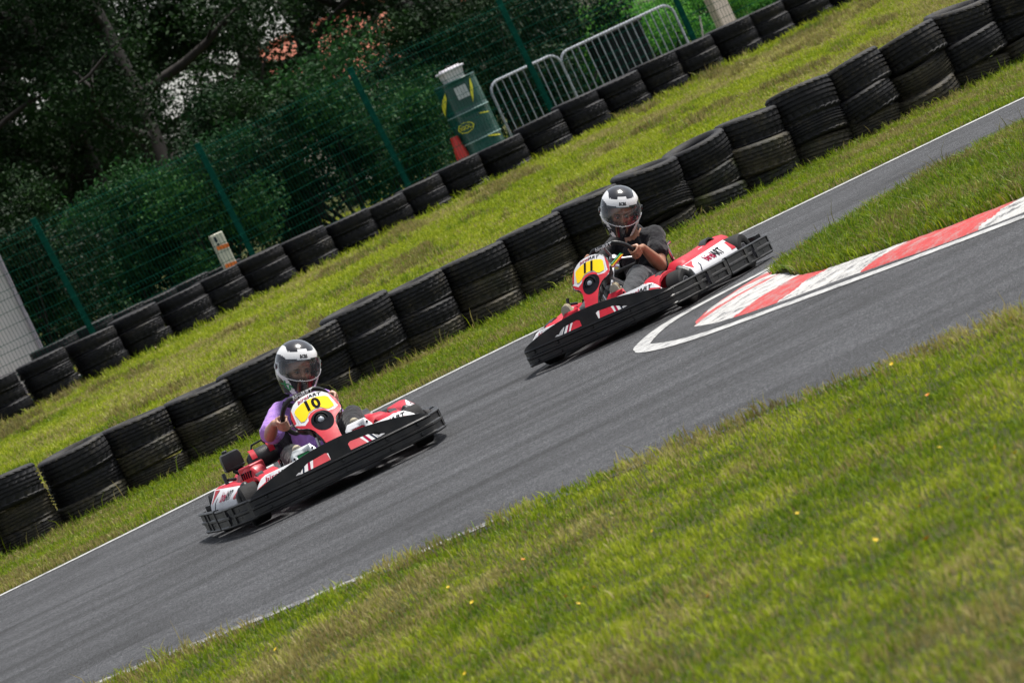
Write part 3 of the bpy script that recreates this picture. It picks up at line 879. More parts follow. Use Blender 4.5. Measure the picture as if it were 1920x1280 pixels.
# two pale gate posts at the top
for (px, py), lb in (((1352, 24), 'square pale post standing on the paved yard at the top of the photo'),):
    p = on_line(px, py, GA + 6.5, GB)
    o = empty('gate_post', (p.x, p.y, gz(p.x, p.y)), .4); tag(o, lb, 'post')
    bm = bmesh.new(); add_box(bm, (0, 0, .75), (.24, .24, 1.5)); obj('shaft', bm, M['render'], o, mods=[bevel(.01)])
    bm = bmesh.new(); add_box(bm, (0, 0, 1.53), (.3, .3, .06)); obj('cap', bm, M['concrete'], o, mods=[bevel(.01)])
# paved yard on the right, behind the fence
M['paving'] = simple('paving', (.34, .32, .30), .85, var=.25, scale=2.5, bumpy=.4)
yv = [(3.4, 2.6), (13, 2.6), (15, 16), (5.2, 9.5)]
bm = bmesh.new()
G_ = []
for i in range(9):
    row = []
    for j in range(9):
        a = Vector(yv[0]).lerp(Vector(yv[1]), i / 8); b_ = Vector(yv[3]).lerp(Vector(yv[2]), i / 8); q = a.lerp(b_, j / 8)
        x = q.x; y = GA + GB * q.x + q.y; row.append(bm.verts.new((x, y, height(x, y) + .02)))
    G_.append(row)
for i in range(8):
    for j in range(8): bm.faces.new((G_[i][j], G_[i + 1][j], G_[i + 1][j + 1], G_[i][j + 1]))
tag(obj('paved_yard', bm, M['paving'], smooth=180), kind='structure')
# leaning pale pole near the barriers
a = on_line(1300, 55, GA + 4.2, GB)
o = empty('prop_stick', (a.x, a.y, gz(a.x, a.y))); tag(o, 'thin pale stick propped up on the grass beside the yard', 'stick')
bm = bmesh.new(); add_tube(bm, [(0, 0, 0), (.06, 0, .25), (.16, 0, .62)], [.018, .016, .012], 7); add_tube(bm, [(.05, 0, .22), (.35, .05, .02)], .012, 6)
obj('stick', bm, simple('stick_wood', (.34, .33, .30), .8), o)
# ================================================================== TREES AND SHRUBS
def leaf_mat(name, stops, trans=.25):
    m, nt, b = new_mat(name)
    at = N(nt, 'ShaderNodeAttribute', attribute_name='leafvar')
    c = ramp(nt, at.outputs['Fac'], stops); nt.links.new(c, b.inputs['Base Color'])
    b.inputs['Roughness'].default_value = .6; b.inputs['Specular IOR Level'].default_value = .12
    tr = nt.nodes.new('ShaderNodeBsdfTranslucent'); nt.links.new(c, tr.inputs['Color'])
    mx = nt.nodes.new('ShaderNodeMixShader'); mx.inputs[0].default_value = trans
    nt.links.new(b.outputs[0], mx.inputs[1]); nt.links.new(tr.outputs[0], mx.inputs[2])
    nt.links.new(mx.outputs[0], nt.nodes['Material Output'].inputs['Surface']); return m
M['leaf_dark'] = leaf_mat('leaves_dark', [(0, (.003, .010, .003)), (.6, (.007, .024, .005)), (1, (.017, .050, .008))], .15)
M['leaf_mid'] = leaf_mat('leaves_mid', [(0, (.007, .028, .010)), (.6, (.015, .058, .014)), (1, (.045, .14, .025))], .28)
M['leaf_bright'] = leaf_mat('leaves_bright', [(0, (.03, .12, .02)), (.6, (.08, .26, .035)), (1, (.17, .38, .06))], .45)
M['bark'] = simple('bark', (.013, .010, .008), .9, var=.4, scale=6, bumpy=.8, bscale=30)

def leaf_mesh(name, centers, radii, per, size, mat_, seed=0, squash=.8):
    r = np.random.default_rng(seed); P = []; V = []
    for c, R_, n in zip(centers, radii, per):
        d = r.normal(size=(n, 3)); d /= np.linalg.norm(d, axis=1)[:, None]
        q = d * (R_ * (r.random(n) ** .45))[:, None]; q[:, 2] *= squash
        # gathered in twigs
        q += (r.integers(0, 9, (n, 1)) - 4) * .02 * r.normal(size=(n, 3))
        P.append(q + c); V.append(np.full(n, r.random() * .45) + r.random(n) * .55)
    P = np.concatenate(P); V = np.concatenate(V); n = len(P)
    s = size * (.6 + .8 * r.random(n))
    nrm = r.normal(size=(n, 3)); nrm[:, 2] += .6; nrm /= np.linalg.norm(nrm, axis=1)[:, None]
    a = r.normal(size=(n, 3)); a -= nrm * (a * nrm).sum(1)[:, None]; a /= np.linalg.norm(a, axis=1)[:, None]
    b = np.cross(nrm, a)
    k = s[:, None]
    co = np.stack([P - a * k, P - b * k * .5 + nrm * k * .12, P + a * k, P + b * k * .5 + nrm * k * .12], 1).reshape(-1, 3)
    me = bpy.data.meshes.new(name); me.vertices.add(4 * n); me.vertices.foreach_set('co', co.astype('f4').ravel())
    me.loops.add(4 * n); me.loops.foreach_set('vertex_index', np.arange(4 * n, dtype='i4'))
    me.polygons.add(n); me.polygons.foreach_set('loop_start', np.arange(0, 4 * n, 4, dtype='i4'))
    me.update(calc_edges=True)
    at = me.attributes.new('leafvar', 'FLOAT', 'POINT'); at.data.foreach_set('value', np.repeat(V, 4).astype('f4'))
    me.materials.append(mat_); return me

def limb_pts(r, p, d, L_, n=6, wob=.18, lift=.0):
    pts = [Vector(p)]; d = Vector(d).normalized()
    for i in range(n):
        d = (d + Vector((r.uniform(-wob, wob), r.uniform(-wob, wob), r.uniform(-wob, wob) + lift))).normalized()
        pts.append(pts[-1] + d * L_ / n)
    return pts

def tree_meshes(seed, H_, spread, mat_, low=1.6, nlimb=12, per=440, size=.042, clump=.60):
    r = random.Random(seed); bm = bmesh.new(); cs = []; rs = []
    tp = limb_pts(r, (0, 0, -.2), (r.uniform(-.08, .08), r.uniform(-.08, .08), 1), H_ * .85, 10, .07)
    n = len(tp); r0 = .028 * H_ * .75
    add_tube(bm, tp, [r0 * (1.25 if i == 0 else 1 - .8 * i / n) for i in range(n)], 10)
    for i in range(nlimb):
        f = .16 + .8 * i / nlimb; k = f * (n - 1); b_ = tp[int(k)].lerp(tp[min(n - 1, int(k) + 1)], k % 1)
        a = i * 2.4 + r.uniform(-.4, .4); L_ = spread * (1.15 - .65 * f) * r.uniform(.8, 1.15)
        up = r.uniform(.0, .5) + f * .6
        lp = limb_pts(r, b_, (math.cos(a), math.sin(a), up), L_, 7, .2, -.01)
        add_tube(bm, lp, [r0 * .42 * (1 - .85 * j / 7) for j in range(8)], 6)
        for j in range(2, 8):
            for _ in range(2):
                q = lp[j] + Vector((r.uniform(-1, 1), r.uniform(-1, 1), r.uniform(-.6, .7))) * (.55 + .05 * j)
                if q.z < low: continue
                cs.append(np.array(q)); rs.append(clump * r.uniform(.55, 1.1))
                if r.random() < .4: add_tube(bm, [lp[j], lp[j].lerp(q, .6) + Vector((0, 0, .05)), q], [.03, .018, .008], 5, caps=False)
    for _ in range(8):
        q = tp[-1] + Vector((r.uniform(-1, 1), r.uniform(-1, 1), r.uniform(-.8, .6))); cs.append(np.array(q)); rs.append(clump)
    pers = [int(per * (x / clump) ** 2) for x in rs]
    cm = leaf_mesh('crown', cs, rs, pers, size, mat_, seed)
    tm = bpy.data.meshes.new('trunk'); bm.to_mesh(tm); bm.free(); tm.shade_smooth(); tm.materials.append(M['bark'])
    return tm, cm
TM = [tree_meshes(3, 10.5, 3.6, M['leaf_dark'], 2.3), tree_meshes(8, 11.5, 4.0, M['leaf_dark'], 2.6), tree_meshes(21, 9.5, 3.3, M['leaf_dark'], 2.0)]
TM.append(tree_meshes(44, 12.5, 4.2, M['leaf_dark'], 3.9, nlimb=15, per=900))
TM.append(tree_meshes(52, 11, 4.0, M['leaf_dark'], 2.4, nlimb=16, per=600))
def tree(x, y, k, rz, label, s=1.0, group='dark trees behind the fence', name='broadleaf_tree'):
    o = empty(name, (x, y, height(x, y)), rz); o.scale = (s, s, s)
    tag(o, label, 'tree', group)
    for nm, me in zip(('trunk', 'crown'), TM[k]):
        c_ = bpy.data.objects.new(nm, me); link(c_, o)
    return o
tlist = [(-1.6, 104, 3, 2.1), (-11.2, 84, 4, .9), (-7.6, 83, 4, 3.9), (-2.4, 92, 3, 1.1), (.6, 96, 3, 3.0), (-4.9, 89, 4, 5.5), (-12.6, 76, 0, .3), (-9.8, 80, 1, 1.3), (-7.2, 77.5, 2, 2.9), (-5.2, 82, 0, 4.1), (-4.0, 78, 1, 5.3), (1.2, 85, 2, .9), (1.9, 94, 0, 2.2), (10.5, 101, 1, 3.4), (8.0, 99, 2, 1.9), (-8.4, 92, 1, 4.4), (-6.0, 95, 0, .2)]
tlist.sort(key=lambda q: q[0] / q[1])
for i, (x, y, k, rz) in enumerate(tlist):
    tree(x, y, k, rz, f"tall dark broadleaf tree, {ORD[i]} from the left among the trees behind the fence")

def shrub_mesh(seed, W_, D_, H_, mat_, n, size=.05):
    r = random.Random(seed); cs = []; rs = []
    for _ in range(26):
        q = (r.uniform(-.5, .5) * W_, r.uniform(-.5, .5) * D_, H_ * (.12 + .8 * r.random() ** .8)); cs.append(np.array(q)); rs.append(.16 + .22 * H_ * r.uniform(.4, 1) * .8)
    cm = leaf_mesh('foliage', cs, rs, [n // 26] * 26, size, mat_, seed, .9)
    bm = bmesh.new()
    for c_ in cs[:12]: add_tube(bm, [(c_[0] * .2, c_[1] * .2, 0), (c_[0] * .7, c_[1] * .7, c_[2] * .5), tuple(c_)], [.025, .016, .006], 5, caps=False)
    sm = bpy.data.meshes.new('stem'); bm.to_mesh(sm); bm.free(); sm.materials.append(M['bark'])
    return sm, cm
SH = {'mid': [shrub_mesh(31, 2.2, 1.6, 2.3, M['leaf_mid'], 24000, .034), shrub_mesh(32, 2.4, 1.5, 1.9, M['leaf_mid'], 21000, .032)],
      'dark': [shrub_mesh(33, 2.5, 1.8, 2.6, M['leaf_dark'], 24000, .036)],
      'bright': [shrub_mesh(34, 2.0, 1.5, 1.3, M['leaf_bright'], 16000, .03), shrub_mesh(35, 1.6, 1.3, 1.0, M['leaf_bright'], 14000, .028)]}
def shrub(x, dy, kind, k, rz, label, s=1.0):
    y = GA + GB * x + dy; o = empty('shrub', (x, y, height(x, y)), rz); o.scale = (s, s, s)
    tag(o, label, 'shrub', 'shrubs growing along the far side of the fence')
    for nm, me in zip(('stem', 'foliage'), SH[kind][k]): link(bpy.data.objects.new(nm, me), o)
sl = [(-9.6, 5.5, 'dark', 0), (-8.2, 4.6, 'mid', 1), (-6.9, 5.4, 'mid', 0), (-5.7, 4.6, 'dark', 0), (-4.5, 5.2, 'mid', 1), (-3.3, 4.7, 'mid', 0), (-2.2, 5.6, 'dark', 0), (-1.1, 5.3, 'mid', 0), (-.1, 6.4, 'mid', 1), (1.0, 7.2, 'dark', 0),
      (2.1, 9.6, 'dark', 0), (2.6, 15, 'mid', 0), (3.2, 11.5, 'bright', 0), (3.9, 10.2, 'bright', 1), (4.8, 11, 'bright', 0), (5.9, 12, 'bright', 1), (6.6, 15, 'bright', 0), (7.8, 17, 'mid', 0), (9.2, 18, 'mid', 1)]
sl.sort(key=lambda q: q[0] / (GA + GB * q[0] + q[1]))
for i, (x, dy, kd, k) in enumerate(sl):
    w_ = {'mid': 'green', 'dark': 'dark green', 'bright': 'bright green'}[kd]
    shrub(x, dy, kd, k, i * 1.7, f"{w_} leafy shrub, {ORD[i]} from the left along the far side of the fence", 1 + .12 * math.sin(i * 2.1))
# far wood that reads as one mass
r = random.Random(77); cs = []; rs = []
for _ in range(420):
    x = r.uniform(-34, 40); y = 190 + r.uniform(-10, 25); cs.append(np.array((x, y, r.uniform(0, 4.4 + 1.0 * math.sin(x * .35)))))
    rs.append(r.uniform(1.2, 2.2))
o = obj('far_wood', leaf_mesh('far_wood', cs, rs, [220] * 420, .28, M['leaf_mid'], 5), smooth=None)
tag(o, kind='stuff')
# ================================================================== KARTS
# kart frame: +x forward, +y to the driver's left, z up, origin on the ground between the axles
FRONT = [(-.62, .83), (-.60, .865), (-.55, .895), (-.45, .925), (-.3, .95), (-.15, .962), (0, .967), (.15, .962), (.3, .95), (.45, .925), (.55, .895), (.60, .865), (.62, .83)]
def path_fn(P):
    P = [Vector((p[0], p[1], 0)) for p in P]; L = [0]
    for a, b_ in zip(P[:-1], P[1:]): L.append(L[-1] + (b_ - a).length)
    T = L[-1]
    def f(u):
        u = max(-.05, min(T + .05, u))
        xs_ = [p.x for p in P]; ys_ = [p.y for p in P]
        if u < 0: d = (P[1] - P[0]).normalized(); q = P[0] + d * u; return q.x, q.y
        if u > T: d = (P[-1] - P[-2]).normalized(); q = P[-1] + d * (u - T); return q.x, q.y
        return float(np.interp(u, L, xs_)), float(np.interp(u, L, ys_))
    return f, T
FP = [(x, y) for y, x in FRONT]
FPF, FT = path_fn(FP)
def S_front(off=0.0):
    def S(u, v):       # u measured from the middle, + = driver's left
        x, y = FPF(u + FT / 2); x2, y2 = FPF(u + FT / 2 + .02); x1, y1 = FPF(u + FT / 2 - .02)
        n = Vector((y2 - y1, -(x2 - x1), 0)).normalized()
        return Vector((x, y, v)) + n * off
    return S
def ribbed(path, z0, z1, nrib, depth=.016, name='', th=.03, extra=None):
    """hollow moulded bumper section: ribs along a plan path; outward = right of travel"""
    f, T = path_fn(path); prof = []
    n = nrib; H_ = z1 - z0
    prof.append((-th, z0 + .004)); prof.append((-.006, z0)); prof.append((0, z0 + .008))
    e = .012; w = (H_ - e * (n + 1)) / n
    z = z0 + e
    for k in range(n):
        prof += [(0, z), (-depth, z + .007), (-depth, z + w - .007), (0, z + w)]
        z += w + e
    prof += [(0, z1 - .008), (-.006, z1), (-th, z1 - .004)]
    bm = bmesh.new(); rings = []; m = max(3, int(T / .03)); endc = .012
    for i in range(m + 1):
        u = T * i / m; x, y = f(u); x2, y2 = f(u + .01); x1, y1 = f(u - .01)
        nn = Vector((y2 - y1, -(x2 - x1), 0)).normalized(); solid_end = i < 1 or i > m - 1
        near = min(u, T - u)
        ring = []
        for o_, z_ in prof:
            oo = o_
            if near < .022 and -depth - .001 <= o_ <= -depth + .001: oo = 0
            if near < .002: oo -= .006
            ring.append(Vector((x, y, z_)) + nn * oo)
        rings.append(ring)
    add_loft(bm, rings); bmesh.ops.recalc_face_normals(bm, faces=bm.faces)
    return bm
def bolts(bm, S, pts, r=.009):
    for u, v in pts:
        p = S(u, v); n = (S(u + .01, v) - S(u - .01, v)).cross(S(u, v + .01) - S(u, v - .01)).normalized()
        add_lathe(bm, [(r * 1.3, -.004), (r * 1.3, .002), (r, .006), (0, .007)], 8, axis_M(p, n))
def quad_patch(name, pts, nu, nv, mat_, parent, bulge=0, th=.004):
    pass

LOGO_A, LOGO_B = 'birel', 'ART'
def logo(parent, S, u, v, size, rot=0.0, off=.003, width=1.0, ma='maroon', mb='ink', flip=1):
    wa = size * 1.95 * width
    for s_, mm, du in ((LOGO_A, ma, -size * .78 * width), (LOGO_B, mb, size * 1.02 * width)):
        bm = text2d(s_, size, .28, size * .022, grid=.03, width=width)
        for q in bm.verts: q.co.x += du
        if flip < 0:
            for q in bm.verts: q.co.x *= 1
        map_bm(bm, S, off, move=(u, v), rot=rot)
        obj('lettering', bm, M[mm], parent, smooth=None)

def shield():
    half = [(0, .187), (.03, .186), (.062, .181), (.092, .168), (.115, .150), (.131, .128), (.141, .100), (.147, .07), (.147, .045), (.139, .022), (.120, .006), (.098, -.006), (.079, -.025), (.066, -.05), (.058, -.08), (.052, -.115), (.048, -.155), (.046, -.20)]
    return half
def kart(loc, rz, number, label, variant, pitch=0.0, panel_roll=0.0):
    k = empty('racing_kart', loc, rz); k.rotation_euler = (0, pitch, rz)
    tag(k, label, 'kart', 'two red and white rental karts')
    # ---------------- front bumper: ribbed band and arched plate with two windows
    FPr = FP          # travel from -y to +y with outward = +x : right of travel
    bm = ribbed(FPr, .05, .172, 2, .014)
    S0 = S_front(.0)
    bolts(bm, S_front(-.011), [(u, z) for u in (-.52, -.3, .0, .3, .52) for z in (.078, .144)])
    fb = obj('front_bumper', bm, M['black_plastic'], k, smooth=30)
    top = lambda u: .178 + .108 * max(0, math.cos(min(1, abs(u) / .62) * math.pi / 2)) ** .85
    us = np.linspace(-.62, .62, 41)
    outl = [(u, .168) for u in (-.62, .62)] + [(u, top(u)) for u in us[::-1]]
    def win(s):
        pts = [(.068, .181), (.27, .178), (.305, .182), (.262, .200), (.205, .222), (.085, .231), (.066, .222)]
        return [(s * x, y) for x, y in pts]
    bm = fill2d([outl, win(1), win(-1)], .04); map_bm(bm, S_front(-.006), 0)
    obj('bumper_arch', bm, M['black_plastic'], fb, smooth=40, mods=[solid(.012, -1), bevel(.003, 2, 50)])
    # ---------------- nose wing behind the arch
    def S_nose(u, v):      # v from 0 (front low) to 1 (rear high)
        uu = max(-.62, min(.62, u)); x, y = FPF(uu * .97 + FT / 2)
        h = .165 + v * .098; back = .035 + v * .085
        return Vector((x - back, y * .96, h))
    def outer(u0, u1):
        return [[(u0, .02), (u1, .02), (u1, .35)] + [(u, 1 - .55 * (abs(u) / .62) ** 4) for u in np.linspace(u1, u0, 21)] + [(u0, .35)]]
    bm = fill2d([[(u, 0.0) for u in np.linspace(-.6, .6, 25)] + [(u, 1.0 - .75 * max(0, (abs(u) - .50) / .10) ** 1.4) for u in np.linspace(.6, -.6, 33)]], .06)
    map_bm(bm, S_nose, 0)
    nw = obj('nose_wing', bm, M['white'], k, smooth=50, mods=[solid(.01, -1)])
    for s in (-1, 1):
        decal('red_flash', S_nose, [[(s * .44, .02), (s * .60, .02), (s * .585, .38), (s * .50, .62)]], M['red'], nw)
        decal('dark_flash', S_nose, [[(s * .36, .03), (s * .385, .03), (s * .455, .72), (s * .435, .66)]], M['ink_blue'], nw)
        decal('red_flash', S_nose, [[(s * .07, .05), (s * .20, .05), (s * .16, .75), (s * .07, .75)]], M['red'], nw)
        decal('maroon_flash', S_nose, [[(s * .215, .05), (s * .235, .05), (s * .20, .75), (s * .185, .75)]], M['maroon'], nw)
        decal('dark_flash', S_nose, [[(s * .262, .05), (s * .275, .05), (s * .235, .75), (s * .222, .75)]], M['ink_blue'], nw)
        decal('silver_flash', S_nose, [[(s * .285, .04), (s * .37, .04), (s * .30, .6), (s * .25, .75)]], M['grey_ink'], nw)
    def S_nose_txt(u, v): return S_nose(u, v / .15)
    logo(nw, S_nose_txt, -.41, .107, .050, width=1.15)
    logo(nw, S_nose_txt, .40, .107, .050, width=1.15)
    # ---------------- number fairing
    C0 = Vector((.60, .022 if variant == 10 else -.022, .394)); PSC = 1.12; VSC = 1.30; lean = rad(42)
    eu = Vector((0, 1, 0)); ev = Vector((-math.sin(lean), 0, math.cos(lean))); en = Vector((math.cos(lean), 0, math.sin(lean)))
    Rr = Matrix.Rotation(panel_roll, 3, en); eu = Rr @ eu; ev = Rr @ ev
    def S_f(u, v):
        curve = .035 * (1 - (u / .16) ** 2) + (.10 * max(0, -v - .02) if v < 0 else 0) - 1.2 * max(0, v - .13) ** 2
        return C0 + eu * u * PSC + ev * v * VSC + en * curve
    sh = shield(); outl = sh + [(-x, y) for x, y in sh[::-1][:]][:-1]
    outl = [(-x, y) for x, y in outl]
    outl = outl if True else outl
    bm = fill2d([outl], .025); map_bm(bm, S_f, -.004)
    ff = obj('number_fairing', bm, M['black_plastic'], k, smooth=50, mods=[solid(.055, -1), bevel(.008, 3, 50)])
    inn = lambda s, dy=0: [(x * s, (y - .0) * s + dy) for x, y in outl]
    decal('fairing_face', S_f, [[(x * .935, y * .965 if y > -.1 else y) for x, y in outl]], M['white'], ff, off=.0015, grid=.025)
    # red lower part running up both edges
    red = [(-.044, -.20), (.044, -.20), (.050, -.11), (.063, -.045), (.082, -.015), (.118, .012), (.136, .035), (.137, .06), (.118, .042), (.10, .032), (.06, .032), (.052, .050), (.03, .064), (0, .068),
           (-.03, .064), (-.052, .050), (-.06, .028), (-.09, .014), (-.137, .05), (-.134, .035), (-.118, .012), (-.082, -.012), (-.063, -.045), (-.050, -.11)]
    decal('red_panel', S_f, [red], M['red'], ff, off=.003, grid=.025)
    for s in (-1, 1):
        decal('red_edge', S_f, [[(s * .137, .055), (s * .134, .10), (s * .112, .145), (s * .118, .10), (s * .124, .055)]], M['red'], ff, off=.003)
        decal('dark_edge_line', S_f, [[(s * .118, .035), (s * .113, .05), (s * .106, .115), (s * .112, .05)]], M['ink_blue'], ff, off=.0035)
    yel = [(-.098, .045), (-.104, .10), (-.102, .118), (-.09, .128), (-.05, .140), (0, .145), (.05, .140), (.09, .128), (.102, .116), (.106, .07), (.104, .052), (.07, .043), (.052, .052), (.036, .07), (0, .077), (-.036, .07), (-.058, .048), (-.08, .038)]
    decal('number_plate', S_f, [yel], M['yellow'], ff, off=.0045, grid=.025)
    bm = text2d(number, .088, .0, .0035, grid=.025, width=1.05, spacing=1.05); map_bm(bm, S_f, .006, move=(0, .105), rot=rad(-6)); obj('number', bm, M['ink'], ff, smooth=None)
    def S_arc(u, v):   # lettering bends over the yellow plate
        return S_f(u, v - 1.6 * u * u)
    logo(ff, S_arc, .0, .161, .028, width=1.35, off=.004)
    decal('light_recess', S_f, [[(.062 * math.cos(a) + .006, .062 * math.sin(a) * (1.25 if math.sin(a) < 0 else .85)) for a in np.linspace(0, 2 * math.pi, 30)[:-1]]], M['ink'], ff, off=.0042, grid=.025)
    bm = bmesh.new(); MM = axis_M(S_f(0, 0), (1, 0, .22))
    add_lathe(bm, [(.050, -.01), (.052, .004), (.046, .006), (.040, -.008), (.034, -.004), (.033, .010), (.026, .012), (.024, .006), (0, .006)], 28, MM); hl = obj('headlight', bm, M['black_plastic'], ff)
    bm = bmesh.new(); add_lathe(bm, [(.022, .004), (.020, .010), (.012, .016), (0, .018)], 20, MM); obj('lens', bm, M['lens'], hl)
    bm = bmesh.new(); add_tube(bm, [C0 + Vector((-.04, 0, -.02)), Vector((.56, .03, .12))], .011, 8); add_tube(bm, [C0 + Vector((-.06, -.05, .05)), Vector((.60, -.07, .12))], .009, 8); obj('fairing_strut', bm, M['steel'], k)
    # ---------------- side bumpers: two moulded sections each side
    for s, nm in ((1, 'l'), (-1, 'r')):
        flip = lambda P: [(x, s * y) for x, y in P]
        A = [(.825, .615), (.70, .67), (.50, .725), (.30, .755), (.10, .77)]; B = [(.075, .772), (-.25, .78), (-.60, .785), (-.74, .785), (-.83, .76)]
        for P_, zz0, zz1 in ((A, .045, .175), (B, .045, .182)):
            Q = flip(P_)
            Q = Q[::-1] if s < 0 else Q           # outward on the right of travel
            bm = ribbed(Q, zz0, zz1, 2, .011, th=.035)
            f, T = path_fn(Q)
            def Sb(u, v, f=f):
                x, y = f(u); x2, y2 = f(u + .01); x1, y1 = f(u - .01); n_ = Vector((y2 - y1, -(x2 - x1), 0)).normalized(); return Vector((x, y, v)) + n_ * -.015
            # upright webs inside the ribs and bolts
            for u in (T * .40, T * .60, T * .97):
                p = Sb(u, (zz0 + zz1) / 2); x2, y2 = f(u + .01); x1, y1 = f(u - .01); a = math.atan2(y2 - y1, x2 - x1)
                add_box(bm, p + Vector((0, 0, 0)), (.050, .026, zz1 - zz0 - .03), Euler((0, 0, a)))
            bolts(bm, Sb, [(T * .32, zz0 + .04), (T * .32, zz1 - .04), (T * .75, zz0 + .04), (T * .75, zz1 - .04)])
            sb = obj('side_bumper', bm, M['black_plastic'], k, smooth=30)
            bm = bmesh.new()
            for u in (T * .53,):
                p = Sb(u, (zz0 + zz1) / 2 + .0); x2, y2 = f(u + .01); x1, y1 = f(u - .01); n_ = Vector((y2 - y1, -(x2 - x1), 0)).normalized()
                pr = fill2d([circle(0, 0, .022, 18, .038)]); e1 = Vector((x2 - x1, y2 - y1, 0)).normalized()
                for q in pr.verts: q.co = p + n_ * .0165 + e1 * q.co.x + Vector((0, 0, q.co.y))
                merge_bm(bm, pr)
            obj('slot', bm, M['ink'], sb, smooth=None)
    # rear bumper
    RP = [(-.82, .72), (-.87, .66), (-.90, .5), (-.91, 0), (-.90, -.5), (-.87, -.66), (-.82, -.72)]
    bm = ribbed(RP, .075, .205, 2, .014, th=.04); obj('rear_bumper', bm, M['black_plastic'], k, smooth=30)
    # ---------------- side pods
    for s in (1, -1):
        x0, x1 = .40, -.26
        # outer pod: sloping white face
        def ring(x, s=s):
            t = (x0 - x) / (x0 - x1); top_ = .262 + .03 * t
            pts = [(.735, .12), (.742, .165), (.73, .21), (.665, top_ - .004), (.63, top_ + .004), (.54, top_ - .005), (.49, .20), (.49, .12)]
            return [(x, s * (y - .10 * (1 - t) * (1 if y > .6 else 0)), z) for y, z in pts]
        bm = bmesh.new(); add_loft(bm, [ring(x) for x in np.linspace(x0, x1, 9)]); bmesh.ops.recalc_face_normals(bm, faces=bm.faces)
        for f in bm.faces:
            c_ = f.calc_center_median()
            if abs(c_.y) < .652 - .10 * (1 - (x0 - c_.x) / (x0 - x1)): f.material_index = 1
        pod = obj('side_pod', bm, [M['white'], M['red']], k, smooth=40, mods=[bevel(.008, 2, 40)])
        def S_pod(u, v, s=s):    # u along the pod seen from outside (reads left to right), v up the slope
            x = (u if s < 0 else -u) + .07
            t = (x0 - x) / (x0 - x1); top_ = .262 + .03 * t
            a = Vector((x, s * .73, .21)); b_ = Vector((x, s * .665, top_ - .004)); c_ = Vector((x, s * .742, .165))
            if v >= 0: q = a.lerp(b_, v / .07)
            else: q = a.lerp(c_, -v / .045)
            return q - Vector((0, s * .10 * (1 - t), 0))
        logo(pod, S_pod, .03, .022, .072, width=1.0, off=.004)
        decal('dark_flash', S_pod, [[(-.24, -.04), (-.225, -.04), (-.17, .03), (-.19, .02)]], M['ink_blue'], pod)
        decal('red_flash', S_pod, [[(-.30, .065), (-.18, .065), (-.25, .03), (-.29, .0)]], M['red'], pod)
        decal('red_flash', S_pod, [[(.26, -.01), (.325, -.01), (.325, .05), (.30, .055)]], M['red'], pod)
        # dark rounded cap at the front end
        bm = bmesh.new(); add_loft(bm, [[(x0 + d, s * (-.10 * (y > .6) + .62 + (y - .62) * k_), .12 + (z - .12) * k_) for y, z in ((.737, .12), (.732, .215), (.665, .27), (.54, .275), (.49, .20), (.49, .12))] for d, k_ in ((.0, 1.01), (.025, 1.0), (.045, .93), (.055, .78))])
        bmesh.ops.recalc_face_normals(bm, faces=bm.faces); obj('pod_cap', bm, M['black_plastic'], k, smooth=40, mods=[bevel(.01, 3, 40)])
        # long red cowl inboard, arched over the rear wheel
        xa, xb = (.16, -.80) if s > 0 else (-.28, -.80)
        def rr_(x, s=s):
            e = max(0, (x - xa + .12) / .12) if x > xa - .12 else 0
            rise = .012 * min(1, max(0, (-.30 - x) / .3))
            sc = 1 - .5 * e ** 3
            pts = [(.32, .10), (.32, .24), (.328, .278), (.35, .300), (.39, .304), (.45, .294), (.485, .268), (.50, .232), (.485, .225), (.44, .232), (.43, .10)]
            if x < -.32: pts = [(y, (z if z > .15 else .22) + rise) for y, z in pts]
            return [(x, s * y, .10 + (z - .10) * sc) for y, z in pts]
        bm = bmesh.new(); add_loft(bm, [rr_(x) for x in np.linspace(xa, xb, 20)]); bmesh.ops.recalc_face_normals(bm, faces=bm.faces)
        cw = obj('rear_cowl', bm, M['red'], k, smooth=45)
        def S_cowl(u, v, s=s):
            x = xa - u; a = .06 + v * 3.0; p0 = Vector(rr_(x)[3]); p1 = Vector(rr_(x)[5]); p2 = Vector(rr_(x)[7])
            return (p0.lerp(p1, v * 2) if v < .5 else p1.lerp(p2, v * 2 - 1)) + Vector((0, 0, .004))
        if s > 0:
            decal('white_flash', S_cowl, [[(.42, .95), (.52, .95), (.56, .1), (.50, .5), (.47, .2)]], M['white'], cw, off=.003, grid=.05)
            decal('dark_flash', S_cowl, [[(.60, .9), (.66, .9), (.70, .4), (.80, .1), (.66, .3)]], M['ink'], cw, off=.003, grid=.05)
            decal('filler_hole', S_cowl, [circle(.36, .5, .028, 16, .28)], M['ink'], cw, off=.004, grid=.05)
            decal('dark_flash', S_cowl, [[(.80, .45), (.87, .45), (.90, .2), (.84, .2)]], M['ink'], cw, off=.003, grid=.05)
        # black arch over the rear wheel
        bm = bmesh.new(); rings = []
        for t in np.linspace(0, 1, 9):
            a = rad(150 - 130 * t); R_ = .175
            rings.append([(-.53 - (R_ + o) * math.cos(a), s * y, .15 + (R_ + o) * math.sin(a)) for y, o in ((.40, 0), (.40, .012), (.455, .012), (.455, 0))])
        add_loft(bm, rings); bmesh.ops.recalc_face_normals(bm, faces=bm.faces); obj('wheel_arch', bm, M['black_plastic'], k, smooth=40)
        # front fender: short red wedge with a black arch
        bm = bmesh.new(); rings = []
        for x, h in ((.71, .215), (.66, .255), (.58, .275), (.48, .282), (.38, .270), (.33, .24)):
            rings.append([(x, s * y, z) for y, z in ((.34, .15), (.34, h - .008), (.352, h + .002), (.46, h + .0), (.485, h - .008), (.485, h - .03), (.44, h - .045), (.42, .15))])
        add_loft(bm, rings); bmesh.ops.recalc_face_normals(bm, faces=bm.faces); fdr = obj('front_fender', bm, M['red'], k, smooth=45)
        bm = bmesh.new(); rings = []
